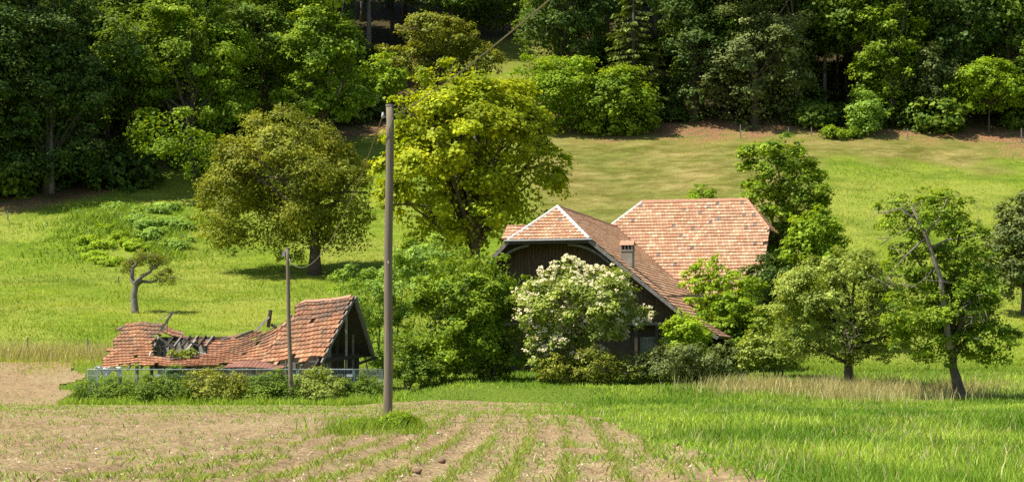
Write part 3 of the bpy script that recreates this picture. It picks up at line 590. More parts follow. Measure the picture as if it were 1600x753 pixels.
plant('undergrowth_bush', 'dark low bush under the upper left trees', 'bush', 197, 210, [(200, 240, 45, 22), (150, 255, 50, 24)], 8000, .3, L_DARK, 121, shrub=True)

def spruce(name, label, bpx, D, h, rad, seed, mat=L_SPRUCE, dens=1.0):
    rng = np.random.default_rng(seed); bx = X(bpx, D); bz = gzs(bx, D); root = empty(name, (bx, D, bz)); tag(root, label, 'tree')
    mb = MB(); mb.tube([(0, 0, -.4), (0, 0, h*.5), (0, 0, h)], [.34, .2, .03], 7); Ps, Ns, Ts, tt = [], [], [], []
    nw = int(h/.62)
    for k in range(nw):
        z = 1.2+(h-1.4)*k/nw; Lr = rad*(1-(z/h))**.8+.25; nbr = int(rng.integers(7, 10))
        for b in range(nbr):
            a = rng.uniform(0, 6.283); L = Lr*rng.uniform(.7, 1.12); d = np.array([math.cos(a), math.sin(a), 0]); n = int(34*dens*(.3+L/rad))
            s = rng.uniform(.15, 1, n)**.8; side = np.array([-d[1], d[0], 0]); lat = rng.normal(0, .16, n)*(1.1-s*.6)*L*.55
            P = np.array([0, 0, z])+d*(s*L)[:, None]+side*lat[:, None]; P[:, 2] += -.30*L*s+.12*L*s*s-np.abs(lat)*.35-rng.random(n)*.35*s
            Ps.append(P); Ns.append(np.array([0, 0, .8])+d*.5+rng.normal(0, .3, (n, 3))); Ts.append(d*.8+side*np.sign(lat)[:, None]*.5+np.array([0, 0, -.55])+rng.normal(0, .15, (n, 3)))
            tt.append(np.stack([np.clip(s*.75+rng.normal(0, .15, n), 0, 1), np.full(n, rng.uniform(.8, 1.2))], -1))
            if b % 2 == 0: mb.tube([(0, 0, z), tuple(np.array([0, 0, z-.2*L])+d*L*.9)], [.04, .012], 4, False)
    P = np.concatenate(Ps); mb.build('trunk', BARK, root, True)
    link('crown', leaves_mesh(name+'_needles', P, np.concatenate(Ns), rng.uniform(.35, .62, len(P)), np.concatenate(tt), rng, .34, np.concatenate(Ts)), mat, root)
    return root
spruce('spruce_tree', 'tall spruce with hanging branches above the bright bushes', 990, 219, 21, 4.3, 131)
spruce('spruce_tree', 'shaded spruce behind the grey broad tree', 1265, 229, 22, 4.2, 132, dens=.8)
spruce('spruce_tree', 'young spruce tip rising behind the tall green tree', 1425, 224, 20, 3.4, 133, dens=.8)
# forest interior: every tree a copy of three kinds
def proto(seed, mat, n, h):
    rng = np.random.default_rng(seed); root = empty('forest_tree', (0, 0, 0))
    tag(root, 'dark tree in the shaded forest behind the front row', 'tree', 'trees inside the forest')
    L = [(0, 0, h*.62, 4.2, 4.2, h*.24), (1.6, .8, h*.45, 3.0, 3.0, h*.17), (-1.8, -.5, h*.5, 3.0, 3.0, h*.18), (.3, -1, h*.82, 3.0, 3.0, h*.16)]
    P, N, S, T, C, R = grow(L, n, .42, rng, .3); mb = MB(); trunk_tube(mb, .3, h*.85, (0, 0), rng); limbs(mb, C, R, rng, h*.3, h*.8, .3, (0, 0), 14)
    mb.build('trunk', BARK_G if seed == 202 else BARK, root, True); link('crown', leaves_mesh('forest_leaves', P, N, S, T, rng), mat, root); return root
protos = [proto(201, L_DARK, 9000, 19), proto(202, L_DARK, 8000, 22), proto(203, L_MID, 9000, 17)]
def where(px):
    for lim, t_ in ((170, 'behind the dark trees of the upper left corner'), (360, 'behind the bright oak with the low lobe'), (560, 'behind the yellow tipped tree above the walnut'), (760, 'above the olive yellow tree'),
                    (935, 'around the small sunlit clearing'), (1065, 'behind the tall spruce'), (1275, 'behind the broad grey green tree'), (1335, 'in the dark gap of the forest'), (1460, 'behind the tall green tree right of the gap')):
        if px < lim: return t_
    return 'behind the drooping tree of the upper right corner'
rg = np.random.default_rng(207); first = [True]*3; cnt = 0
for row in range(7):
    for xc in np.arange(-79, 74, 7.0):
        x = xc+rg.uniform(-2.4, 2.4)+(row % 2)*3.5; y = float(forest_edge(x))+9+row*8.5+rg.uniform(-2.5, 2.5)
        if y > 276: continue
        px = 800+x/y*F
        if 735 < px < 850 and y < 262: continue          # the small clearing up the hill
        if 505 < px < 770 and y < 239: continue
        if x < -58 and y < 208: continue
        if -15 < x < -6 and y < 240: continue
        if 925 < px < 1065 and y < 231: continue
        k = int(rg.integers(3)); s = rg.uniform(.85, 1.2); loc = (x, y, gzs(x, y)-.1)
        if first[k]:
            o = protos[k]; o.location = loc; o.rotation_euler.z = rg.uniform(0, 6.28); o.scale = (s, s, s); first[k] = False
        else: o = copy_tree(protos[k], loc, rg.uniform(0, 6.28), s)
        cnt += 1; 
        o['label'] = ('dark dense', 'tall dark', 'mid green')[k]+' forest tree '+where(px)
print('forest copies', cnt)
rg = np.random.default_rng(209); ug = []
for q in range(2):
    rt = empty('undergrowth_shrub', (0, 0, 0)); tag(rt, 'low shrub in the shade of the forest', 'shrub', 'shrubs inside the forest')
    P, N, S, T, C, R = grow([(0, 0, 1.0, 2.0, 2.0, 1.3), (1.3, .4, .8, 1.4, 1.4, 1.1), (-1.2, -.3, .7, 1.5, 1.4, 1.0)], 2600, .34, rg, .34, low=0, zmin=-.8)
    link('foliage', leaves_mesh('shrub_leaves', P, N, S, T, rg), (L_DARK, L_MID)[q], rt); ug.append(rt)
k = 0
for row in range(6):
    for xc in np.arange(-60, 62, 5.2):
        x = xc+rg.uniform(-2, 2); y = float(forest_edge(x))+(1.5 if x < -26 else 4)+row*6+rg.uniform(-1.5, 1.5); px = 800+x/y*F
        if y > 262 or (735 < px < 850 and y < 262) or (580 < px < 760 and y < 236) or (-15 < x < -6 and y < 238) or not -40 < px < 1640 or rg.random() < .3: continue
        sc_ = rg.uniform(.7, 1.5); loc = (x, y, gzs(x, y)-.1)
        if k < 2: o = ug[k]; o.location = loc; o.scale = (sc_,)*3
        else: o = copy_tree(ug[k % 2], loc, rg.uniform(0, 6.28), sc_)
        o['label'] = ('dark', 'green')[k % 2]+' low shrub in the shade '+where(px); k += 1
# slim trunks seen in the dark gaps
for px, D, h, r, lab in ((1288, 226, 15, .24, 'pale straight trunk in the dark forest gap'), (1308, 232, 15, .18, 'second thin trunk in the dark forest gap'), (200, 207, 14, .2, 'dark trunk between the beech and the oak')):
    bx = X(px, D); rt = empty('forest_pine', (bx, D, gzs(bx, D))); tag(rt, lab, 'tree'); mb = MB(); rg2 = np.random.default_rng(px)
    trunk_tube(mb, r, h+4, (.01, 0), rg2); mb.build('trunk', BARK_G, rt, True)
    P, N, S, T, C, R = grow([(0, 0, h+3, 2.6, 2.6, 3.0)], 3500, .4, rg2); link('crown', leaves_mesh('pine_leaves', P, N, S, T, rg2), L_DARK, rt)

# ---------------------------------------------------------------- farmhouse
TH_ = math.radians(-15); APX = Vector((2.69, 118.0, 0.0)); ZA = 10.08
house = empty('farmhouse', (APX.x, APX.y, gzs(APX.x, APX.y)), TH_); HB = house.location.z
tag(house, 'old farmhouse with half hipped gable and big red tiled barn roof', 'farmhouse')
class Tiles:
    """rows of interlocking clay tiles on a planar convex polygon"""
    def __init__(s): s.V = []; s.F = []; s.T = []; s.n = 0
    prof = [(0.0, .030), (.035, .004), (.10, .012), (.165, .004), (.2, .030)]
    def tile(s, fn, a, b, w, ln, tint, dz=0.0, tw=0.0, clampf=None):
        lo, hi = [], []
        for pa, pz in s.prof:
            pa = pa*w/.2
            for lst, bb, z0 in ((lo, b, .075), (hi, b+ln, .012)):
                aa = a+pa+tw*(bb-b)
                if clampf: aa = clampf(aa, bb)
                lst.append(fn(aa, bb, pz+z0+dz))
        lo2 = [fn(clampf(a+p[0]*w/.2, b) if clampf else a+p[0]*w/.2, b, .0) for p in (s.prof[0], s.prof[-1])]
        i = s.n; s.V += lo+hi+lo2; s.T += [tint]*12; s.n += 12
        for k in range(4): s.F.append((i+k, i+k+1, i+6+k, i+5+k))
        s.F.append((i+10, i+11, i+4, i+3)); s.F.append((i+10, i+3, i+1, i+0)); 
    def build(s, name, parent):
        me = bpy.data.meshes.new(name); me.from_pydata([tuple(v) for v in s.V], [], s.F)
        at = me.attributes.new('tint', 'FLOAT_COLOR', 'POINT'); at.data.foreach_set('color', np.array(s.T, np.float32).ravel()); me.update()
        o = link(name, me, TILE, parent); o['kind'] = 'stuff'; return o
def tile_tint(r, grey=.012, moss=0.0, dark=1.0):
    if r.random() < grey: g = r.uniform(.14, .24); return (g*1.12, g*.95, g*.84, moss)
    c = [np.array(k) for k in ((.53, .31, .185), (.57, .36, .22), (.49, .255, .14), (.62, .43, .285), (.47, .275, .175))][r.choice(5, p=[.32, .26, .18, .14, .10])]
    c = c*r.uniform(.92, 1.08)*dark; return (c[0], c[1], c[2], moss)
def plane_fn(o, ua, wa):
    o, ua, wa = Vector(o), Vector(ua).normalized(), Vector(wa).normalized(); n = ua.cross(wa)
    return lambda a, b, c: o+ua*a+wa*b+n*c
def poly_range(poly, b):
    xs = []
    for (a0, b0), (a1, b1) in zip(poly, poly[1:]+poly[:1]):
        if (b0 <= b <= b1) or (b1 <= b <= b0):
            if abs(b1-b0) < 1e-6: xs += [a0, a1]
            else: xs.append(a0+(a1-a0)*(b-b0)/(b1-b0))
    return (min(xs), max(xs)) if xs else None
def tile_plane(tl, fn, poly, seed, grey=.015, moss=0.0, w=.21, ex=.335, jit=.004, dark=1.0, skip=None, patch=True):
    r = np.random.default_rng(seed); bmax = max(p[1] for p in poly); bmin = min(p[1] for p in poly); b = bmin; row = 0
    while b < bmax-.05:
        rb = min(b+ex*.5, bmax-1e-3); rg_ = poly_range(poly, rb)
        if rg_:
            a0, a1 = rg_; a = a0-(row % 2)*w*.5; rowc = r.uniform(.94, 1.06)
            while a < a1:
                def cf(aa, bb):
                    q = poly_range(poly, min(max(bb, bmin+1e-4), bmax-1e-4)); return min(max(aa, q[0]), q[1]) if q else aa
                edge = a < a0+w*2 or a > a1-w*3
                if not (skip and skip(a+w/2, b)):
                    pk = vnoise(a/.9, b/.5, seed) if patch else .5
                    tl.tile(fn, a, b, w*.995, min(ex*1.06, bmax-b), tile_tint(r, grey, moss, dark*rowc*(.86+.3*pk)), r.normal(0, jit), r.normal(0, .006), cf if edge else None)
                a += w
        b += ex; row += 1
def slab(mb, fn, poly, t=.10):
    n = len(poly); top = [fn(a, b, -.02) for a, b in poly]; bot = [fn(a, b, -.02-t) for a, b in poly]
    mb.add(top+bot, [tuple(range(n)), tuple(range(2*n-1, n-1, -1))]+[(i, n+i, n+(i+1) % n, (i+1) % n) for i in range(n)])
z = lambda v: v-HB            # world height to house height
ZE = 7.95; RH = 3.3; UL, UR = -2.13, 2.66      # half hip
VB = 17.6
roof = MB()
tw = Tiles()
def roofplane(o, ua, wa, poly, seed, tl, **kw):
    fn = plane_fn(o, ua, wa); slab(roof, fn, poly); tile_plane(tl, fn, poly, seed, **kw); return fn
# right slope of the wing (a runs from back to front, b upslope)
p1 = .80; uk, zk = 8.3, ZA-.80*8.3; ue, ze = 10.1, ZA-.80*8.3-.62*1.8
s1 = math.hypot(uk, uk*p1); su = s1*(1-UR/uk)     # slope length, slope position of the hip corner
fn = roofplane((uk, -RH, z(zk)), (0, 1, 0), (-1, 0, p1), [(0, 0), (11.0+RH, 0), (VB+RH, s1*.35), (VB+RH, s1), (RH, s1), (0, su)], 1, tw, grey=.006)
s2 = math.hypot(1.8, 1.8*.62)
roofplane((ue, -RH, z(ze)), (0, 1, 0), (-1, 0, .62), [(0, 0), (11+RH, 0), (11+RH, s2), (0, s2)], 2, tw, grey=.006, dark=.8, moss=.4)
# left slope
pl = (ZA-ZE)/-UL; ulk = -6.6; sl_ = math.hypot(ulk, ulk*pl)
roofplane((ulk, VB, z(ZA+ulk*pl)), (0, -1, 0), (1, 0, pl), [(0, 0), (RH+VB, 0), (RH+VB, sl_*(1-UL/ulk)), (VB, sl_), (0, sl_)], 3, tw)
# half hip
hw = math.hypot(RH, ZA-ZE)
roofplane((0, -RH, z(ZE)), (1, 0, 0), (0, RH, ZA-ZE), [(UL, 0), (UR, 0), (0, hw)], 4, tw, grey=.02, ex=.36)
# barn
ZR = 11.94; VR = 19.0; PB = .93; UB0, UB1 = 1.3, 8.5
def bz_(run): return z(ZR-PB*run)
k_ = math.hypot(1, PB); run1 = 6.0; run2 = 7.3; tb = Tiles()
def bfront(o_run, poly, seed, **kw): return roofplane((0, VR-o_run, bz_(o_run)), (1, 0, 0), (0, 1, PB), poly, seed, tb, **kw)
hr, hu = 2.35, 1.85
bfront(run1, [(UB0-run1, 0), (UB1+hu, 0), (UB1+hu, (run1-hr)*k_), (UB1, run1*k_), (UB0, run1*k_)], 5, grey=.02, skip=lambda a, b: (a > UB1+hu-1.0-.3*math.sin(b*9) and b < .5 and math.sin(a*37) > -.2) or (b > 1 and a > UB1+hu-.25 and math.sin(b*23) > .6))
bfront(run2, [(UB0-run2, 0), (8.9, 0), (8.9, (run2-run1)*k_), (UB0-run1, (run2-run1)*k_)], 6, grey=.02)
# barn: left hip, right half hip, back slope
roofplane((UB0-run2, VR+run2, bz_(run2)), (0, -1, 0), (1, 0, PB), [(0, 0), (2*run2, 0), (run2, run2*k_)], 7, tb)
kh = math.hypot(hu, PB*hr)
roofplane((UB1+hu, VR-hr, bz_(hr)), (0, 1, 0), (-hu, 0, PB*hr), [(0, 0), (2*hr, 0), (hr, kh)], 8, tb)
roofplane((UB1+hu, VR+run2, bz_(run2)), (-1, 0, 0), (0, -1, PB), [(0, 0), (UB1+hu-UB0+run2, 0), (UB1+hu-UB0, run2*k_), (hu, run2*k_), (0, (run2-hr)*k_)], 9, tb)
# dormer on the left slope
dz = z(9.72); td = Tiles(); fn = plane_fn((-5.35, 7.0, dz-.95), (1, 0, 0), (0, 1, .8)); dm = MB(); slab(dm, fn, [(0, 0), (3.0, 0), (3.0, 1.5), (.08, 1.5)]); tile_plane(td, fn, [(0, 0), (3.0, 0), (3.0, 1.5), (.08, 1.5)], 10)
fn = plane_fn((-2.35, 9.4, dz-.95), (-1, 0, 0), (0, -1, .8)); slab(dm, fn, [(0, 0), (3.0, 0), (3.0, 1.5), (.08, 1.5)])
dm.box(-5.1, -2.5, 7.3, 9.1, z(4.5), dz-.75); dorm = dm.build('dormer', DARKWOOD, house); td.build('tiles', dorm)
rf = roof.build('roof', DARKWOOD, house); a_ = tw.build('tiles', rf); b_ = tb.build('tiles', rf)
a_['label'] = 'terracotta tiles of the front wing'; b_['label'] = 'pale orange tiles of the barn with a few grey ones'
# mortar caps on hips, ridge tiles
def caps(name, p0, p1, m, wd, ht, n, seed, parent=rf):
    r = np.random.default_rng(seed); p0 = Vector(p0); p1 = Vector(p1); mb = MB(); d = p1-p0
    for i in range(n):
        a = p0+d*(i/n); b = p0+d*((i+1.08)/n); j = Vector((0, 0, r.normal(0, .008)))
        sd = d.cross(Vector((0, 0, 1))).normalized()*wd/2; up = Vector((0, 0, ht)); lo = Vector((0, 0, -wd*.28))
        mb.add([a-sd+lo+j, a+up*.7-sd*.45+j, a+up+j, a+up*.7+sd*.45+j, a+sd+lo+j, b-sd+lo, b+up*.6-sd*.45, b+up*.9, b+up*.6+sd*.45, b+sd+lo],
               [(0, 1, 6, 5), (1, 2, 7, 6), (2, 3, 8, 7), (3, 4, 9, 8), (0, 5, 9, 4), (4, 3, 2, 1, 0), (5, 6, 7, 8, 9)])
    return mb.build(name, m, parent)
caps('hip_cap', (UL-.02, -RH-.02, z(ZE)+.03), (0, 0, z(ZA)+.06), MORTAR, .24, .09, 12, 1)
caps('hip_cap', (UR+.02, -RH-.02, z(ZE)+.03), (0, 0, z(ZA)+.06), MORTAR, .26, .09, 12, 2)
caps('ridge_cap', (0, 0, z(ZA)+.05), (0, VB, z(ZA)+.05), TILE if False else flat_mat('ridge_clay', (.46, .24, .15), .85, var=.25), .26, .10, 44, 3)
RC = bpy.data.materials['ridge_clay']
caps('ridge_cap', (UB0, VR, z(ZR)+.05), (UB1, VR, z(ZR)+.05), RC, .28, .11, 18, 4)
caps('hip_cap', (UB0-run2, VR-run2, bz_(run2)+.03), (UB0, VR, z(ZR)+.06), MORTAR, .22, .08, 24, 5)
caps('hip_cap', (UB1+hu, VR-hr, bz_(hr)+.03), (UB1, VR, z(ZR)+.06), RC, .24, .08, 10, 6)
# gutter of the half hip and verge boards
mb = MB(); mb.tube([(UL-.22, -RH-.10, z(ZE)-.05), (UR+.22, -RH-.10, z(ZE)-.05)], [.075, .075], 8); mb.build('gutter', GUTTER, rf)
mb = MB(); mb.beam((UL-.15, -RH-.02, z(ZE)-.16), (UR+.15, -RH-.02, z(ZE)-.16), .05, .16); mb.build('fascia', DARKWOOD, rf)
def verge(u0, z0, u1, z1, v=-RH-.03): mb = MB(); mb.beam((u0, v, z(z0)-.10), (u1, v, z(z1)-.10), .05, .20); mb.build('verge_board', GREYWOOD, rf)
verge(UR, ZA-p1*UR, uk, zk); verge(uk, zk, ue, ze); verge(UL, ZE, ulk, ZA+ulk*pl)
mb = MB(); mb.tube([(UB0+2, VR-run2-.1, bz_(run2)-.06), (8.95, VR-run2-.1, bz_(run2)-.06)], [.07, .07], 8); mb.build('gutter', GUTTER, rf)
mb = MB(); mb.tube([(8.9, VR-run1-.1, bz_(run1)-.06), (UB1+hu+.1, VR-run1-.1, bz_(run1)-.06)], [.07, .07], 8); mb.build('gutter', GUTTER, rf)
for u in (9.2, 9.8, 10.3): mb = MB(); mb.beam((u, VR-run1-.02, bz_(run1)-.16), (u, VR-run1+2.0, bz_(run1-2.0)-.16), .12, .14); mb.build('rafter', GREYWOOD, rf)
# walls
VW = -1.7
def wall_boards(name, pts_top, v0, zb, seed, bw=.22):
    """vertical boards under a roofline, pts_top: list (u, z)"""
    r = np.random.default_rng(seed); mb = MB(); us = [p[0] for p in pts_top]; zs = [p[1] for p in pts_top]; u = us[0]
    while u < us[-1]-.02:
        w_ = bw*r.uniform(.8, 1.2); u1 = min(u+w_, us[-1]); d = r.uniform(0, .025); za = float(np.interp(u, us, zs)); zb_ = float(np.interp(u1, us, zs))
        mb.hexa([(u+.008, v0-d, zb), (u1-.008, v0-d, zb), (u1-.008, v0+.06, zb), (u+.008, v0+.06, zb), (u+.008, v0-d, za), (u1-.008, v0-d, zb_), (u1-.008, v0+.06, zb_), (u+.008, v0+.06, za)]); u = u1
    return mb.build(name, BOARD, house)
def under(u): return z(min(ZA+u*pl, ZE+ (VW+RH)*(ZA-ZE)/RH) if u < 0 else min(ZA-p1*u, ZE+(VW+RH)*(ZA-ZE)/RH) if u < uk else zk-.62*(u-uk))-.16
uu = [-5.8+i*.35 for i in range(41)]; uu = [u for u in uu if u <= 8.9]
wall_boards('wall', [(u, under(u)) for u in uu], VW, z(3.15), 5).__setitem__('label', 'dark brown board gable')
mb = MB(); mb.box(-5.8, 8.9, VW+.35, VW+.5, -1.2, z(3.2)); mb.box(8.75, 8.9, VW+.5, 12, -1.2, z(3.0)); mb.box(-5.8, -5.65, VW+.5, 14, -1.2, z(4.1)); mb.build('lower_wall', DARKWOOD, house)
mb = MB(); mb.box(-5.9, 8.95, VW-.14, VW-.03, z(3.02), z(3.2)); mb.build('beam', GREYWOOD, house)
mb = MB(); mb.box(5.6, 8.9, VW-.10, VW-.035, z(4.62), z(4.74)); mb.build('beam', DARKWOOD, house)
for u in (5.7, 6.9, 8.1):
    mb = MB(); mb.box(u-.42, u+.42, VW+.24, VW+.345, z(.9), z(2.35)); fr = mb.build('window', FADED, house)
    for q in (-1, 1): mb = MB(); mb.box(u+q*.2-.16, u+q*.2+.16, VW+.215, VW+.235, z(1.0), z(2.25)); mb.build('pane', GLASS, fr)
for u in (5.1, 6.3, 7.5, 8.7): mb = MB(); mb.box(u-.09, u+.09, VW-.08, VW+.1, -1.2, z(3.0)); mb.build('post', DARKWOOD, house)
mb = MB(); mb.beam((6.9, VW-.3, z(1.6)), (7.7, VW-.5, z(.8)), .06, .06); mb.build('loose_lath', PALEWOOD, house)
# curved braces under the half hip
for q0, q1, q2 in (((4.0, 6.35), (2.75, 7.65), (1.3, 7.68)), ((-3.6, 6.05), (-2.55, 7.45), (-1.0, 7.68))):
    mb = MB(); pts = bez((q0[0], -RH+.45, z(q0[1])), (q1[0], -RH+.45, z(q1[1])), (q2[0], -RH+.45, z(q2[1])), 8)
    mb.tube(pts, [.085]*8, 6); mb.build('brace', GREYWOOD, house)
# barn walls
mb = MB(); zb = bz_(run1)-.1
mb.box(UB0-5.6, UB1+hu-.55, VR-5.3, VR-5.15, -1.2, zb); mb.box(UB0-5.6, UB1+hu-.55, VR+5.2, VR+5.35, -1.2, zb); mb.box(UB0-5.6, UB0-5.45, VR-5.15, VR+5.2, -1.2, zb)
gu = UB1+hu-.7; mb.add([(gu, VR-5.15, -1.2), (gu, VR+5.2, -1.2), (gu, VR+5.2, zb), (gu, VR+hr, bz_(hr)-.15), (gu, VR-hr, bz_(hr)-.15), (gu, VR-5.15, zb)], [(0, 1, 2, 3, 4, 5)])
mb.build('barn_wall', BOARD, house)
# chimney
cu, cv = 4.45, -1.0; zs_ = z(ZA-p1*cu); ct = z(7.96)
mb = MB(); mb.box(cu-.33, cu+.33, cv-.33, cv+.33, zs_-.5, ct-.62); ch = mb.build('chimney', PLASTER, rf)
mb = MB(); mb.box(cu-.37, cu+.37, cv-.37, cv+.37, ct-.62, ct-.55); mb.build('chimney_band', PLASTER, rf)
mb = MB(); mb.box(cu-.25, cu+.25, cv-.25, cv+.25, ct-.55, ct-.28); mb.build('flue', SOOT, rf)
for i in range(4):
    for j in range(4):
        if i in (0, 3) or j in (0, 3):
            mb = MB(); a, b = cu-.30+i*.2, cv-.30+j*.2; mb.box(a-.04, a+.04, b-.04, b+.04, ct-.55, ct-.28); mb.build('chimney_pier', PLASTER, rf)
mb = MB(); mb.add([(cu-.42, cv-.42, ct-.28), (cu+.42, cv-.42, ct-.28), (cu+.42, cv+.42, ct-.28), (cu-.42, cv+.42, ct-.28), (cu-.40, cv, ct+.02), (cu+.40, cv, ct+.02)],
    [(3, 2, 1, 0), (0, 1, 5, 4), (2, 3, 4, 5), (1, 2, 5), (3, 0, 4)]); mb.build('chimney_cap', RC, rf)

# ---------------------------------------------------------------- ruined shed
PH = math.radians(-20); RC0 = Vector((-10.34, 106.0, 0)); gb = gzs(-14, 108)
shed = empty('ruined_shed', (RC0.x, RC0.y, gb), PH); tag(shed, 'long collapsed shed with sagging red tiled roof and open gable', 'shed')
# local: -x along the shed to the left (s = -x), y to the back, z up from shed base
zz = lambda v: v-gb
BR = 4.2; LS = 13.2
def eave(s): return zz(np.interp(s, [0, 3, 6, 9, 13.2], [.86, .60, .62, .66, .56]))
def Hs(s): return np.interp(s, [0, 2.6, 3.4, 4.2, 5.2, 6.2, 7.5, 9, 10.2, 10.8, 12.2, 13.2], [3.60, 3.62, 3.45, 2.85, 2.25, 1.85, 1.68, 1.70, 2.15, 2.5, 2.62, 2.5])
def lean_(s): return np.interp(s, [0, 5, 8, 10.5, 13.2], [0, 0, .5, 1.0, .95])
def sfun(s, t, c):
    """point on the sagging front slope, t along slope 0..1, c height above"""
    sag = -.16*math.sin(math.pi*min(1, t))*(1 if s > 3.5 else .35)+.04*math.sin(s*1.3+t*3)+.012*math.sin(s*4.7-t*5)
    zt = eave(s)+Hs(s)*t+sag; sx = -s-lean_(s)*t
    return Vector((float(sx), BR*t-.55*c, float(zt+.83*c)))
def tmax(s): return float(np.interp(s, [0, 2.95, 3.0, 3.3, 3.5, 4.1, 4.9, 5.0, 5.6, 6.3, 7.2, 8, 8.9, 9.4, 10.3, 10.5, 13.2], [1, 1, .93, .95, .80, .78, .80, .86, 1.0, .98, .95, .92, .9, .95, .98, 1, 1]))
def hole(s, t):
    if 3.0 < s < 3.5 and .80 < t < .90 and s < 3.4: return s > 3.05
    if 3.3 < s < 4.0 and t > .74: return t < .97 and s > 3.42
    if 7.55 < s < 10.75:
        lo = np.interp(s, [7.55, 8.3, 9.4, 10.3, 10.75], [.50, .36, .30, .30, .46]); hi = np.interp(s, [7.55, 8.2, 9, 10, 10.75], [.62, .80, .84, .86, .80])
        return lo < t < hi
    return False
ts = Tiles(); r = np.random.default_rng(77); nrow = 14
sl_len = 5.1
for row in range(nrow):
    t0 = row/nrow; s = -.12-(row % 2)*.12
    while s < LS+(.05 if row % 3 else .2):
        sm = s+.11; broken = (row == 0 and r.random() < np.interp(sm, [0, .4, 2.6, 3.2, 13], [.95, .75, .8, .12, .10])) or (row == 1 and sm < 2.4 and r.random() < .22)
        jag = r.normal(0, .012)
        if t0+jag < tmax(sm)-.02 and not hole(sm, t0+.03+jag) and not broken and r.random() > .006:
            def fnr(a, b, c, t0=t0, s=s): return sfun(-a, t0+b/sl_len, c)
            up_ = np.clip(t0*1.1-.1, 0, 1); rightish = float(np.interp(sm, [0, 5, 8, 10.5, 13], [.95, .8, .4, .75, .5])); mo = float(np.clip(.30+.95*up_*rightish, 0, 1))
            tn = tile_tint(r, .006, mo, float(.86-.34*up_*rightish)); tn = (tn[0]*1.04, tn[1]*.82, tn[2]*.66, tn[3])
            ts.tile(fnr, -s-.25, 0.0, .248, sl_len/nrow*1.08, tn, r.normal(0, .007), r.normal(0, .02))
        s += .25
ts.build('roof_tiles', shed)
def sbeam(name, a, b, w_, h_, m, par=shed): mb = MB(); mb.beam(a, b, w_, h_); return mb.build(name, m, par)
# ridge tiles on the standing part
for i in range(8):
    s0 = -.05+i*.38; mb = MB(); a = sfun(s0, 1, .06); b = sfun(s0+.40, 1, .06); a.z += r.normal(0, .015)
    sd = Vector((0, .14, 0)); mb.add([a-sd-Vector((0, 0, .09)), a+Vector((0, 0, .05)), a+sd-Vector((0, 0, .09)), b-sd-Vector((0, 0, .09)), b+Vector((0, 0, .035)), b+sd-Vector((0, 0, .09))], [(0, 1, 4, 3), (1, 2, 5, 4), (0, 2, 1), (3, 4, 5), (0, 3, 5, 2)])
    mb.build('ridge_tile', RC, shed)
# battens and rafters under the tiles
for i, s in enumerate(np.arange(.1, 13.1, .82)):
    tm = min(tmax(s), 1.0); seg = [sfun(s, t, -.14) for t in np.linspace(-.02, tm*.98, 7)]
    if 7.5 < s < 10.6: seg = seg[:3]
    mb = MB()
    for a, b in zip(seg[:-1], seg[1:]): mb.beam(a, b, .10, .12)
    mb.build('rafter', GREYWOOD if i % 3 else DARKWOOD, shed)
for t in (.02, .26, .5, .72):
    mb = MB(); ss = np.linspace(0, 7.4, 14)
    for a, b in zip(ss[:-1], ss[1:]): mb.beam(sfun(a, t, -.06), sfun(b, t, -.06), .05, .04)
    mb.build('batten', GREYWOOD, shed)
# back slope, still whole near the gable and fallen flat behind the hole
def bfun(s, t, c): return Vector((-s, BR+2.5*t+.45*c, float(eave(s)+Hs(s)-(Hs(s)-.35)*t+.5*c)))
for k in range(11):
    t0 = k/11; mb = MB(); L_ = 3.2+.25*math.sin(k*2.1)
    mb.add([bfun(-.25, t0, 0), bfun(L_, t0, 0), bfun(L_, t0+.0905, 0), bfun(-.25, t0+.0905, 0), bfun(-.25, t0, .04), bfun(L_, t0, .04), bfun(L_, t0+.0905, .04), bfun(-.25, t0+.0905, .04)],
           [(0, 3, 2, 1), (4, 5, 6, 7), (0, 1, 5, 4), (1, 2, 6, 5), (2, 3, 7, 6), (3, 0, 4, 7)]); mb.build('back_roof_board', DARKWOOD, shed)
tb2 = Tiles()
for row in range(9):
    for c_ in range(15): tb2.tile(lambda a, b, c, row=row: bfun(3.0-a, 1-row/9-b/3.6, c+.05), c_*.22-.1, 0, .218, .42, tile_tint(r, .01, .7, .8))
tb2.build('back_tiles', shed)
sbeam('verge_rafter', sfun(-.2, 0, -.1), sfun(-.2, 1, -.1), .09, .16, GREYWOOD); sbeam('verge_rafter', bfun(-.28, 0, -.06), bfun(-.28, 1.04, -.06), .14, .26, GREYWOOD)
# fallen roof behind the hole: boards leaning, shaded underside of the broken back
for i in range(9):
    s = 8.0+i*.44; sbeam('loose_board', (-s, 3.2, zz(.62)+.10*math.sin(i)), (-s-.04, 3.55, zz(2.05)+.10*math.sin(i*1.7)), .33, .03, GREYWOOD if i % 3 else DARKWOOD)
for i in range(7): sbeam('inner_board', (-7.2, 3.7, zz(.55+.27*i)), (-12.3, 3.72, zz(.58+.27*i)), .03, .255, GREYWOOD if i % 3 else DARKWOOD)
for q in (8.3, 9.6, 10.9): sbeam('inner_post', (-q, 3.6, zz(.2)), (-q-.1, 3.62, zz(2.3)), .12, .12, DARKWOOD)
for q in range(6): sbeam('hanging_rafter', (-8.3-q*.5, 2.9, zz(1.75)), (-8.25-q*.5, 3.75, zz(2.38)), .10, .10, DARKWOOD if q % 2 else GREYWOOD)
sbeam('broken_rafter', (-9.1, 1.0, zz(.9)), (-8.75, 2.6, zz(2.1)), .07, .07, PALEWOOD); sbeam('broken_rafter', (-10.5, 1.6, zz(2.25)), (-9.9, 1.9, zz(1.75)), .14, .12, GREYWOOD)
sbeam('broken_rafter', (-8.9, 1.5, zz(2.15)), (-8.2, 2.0, zz(1.75)), .12, .10, GREYWOOD)
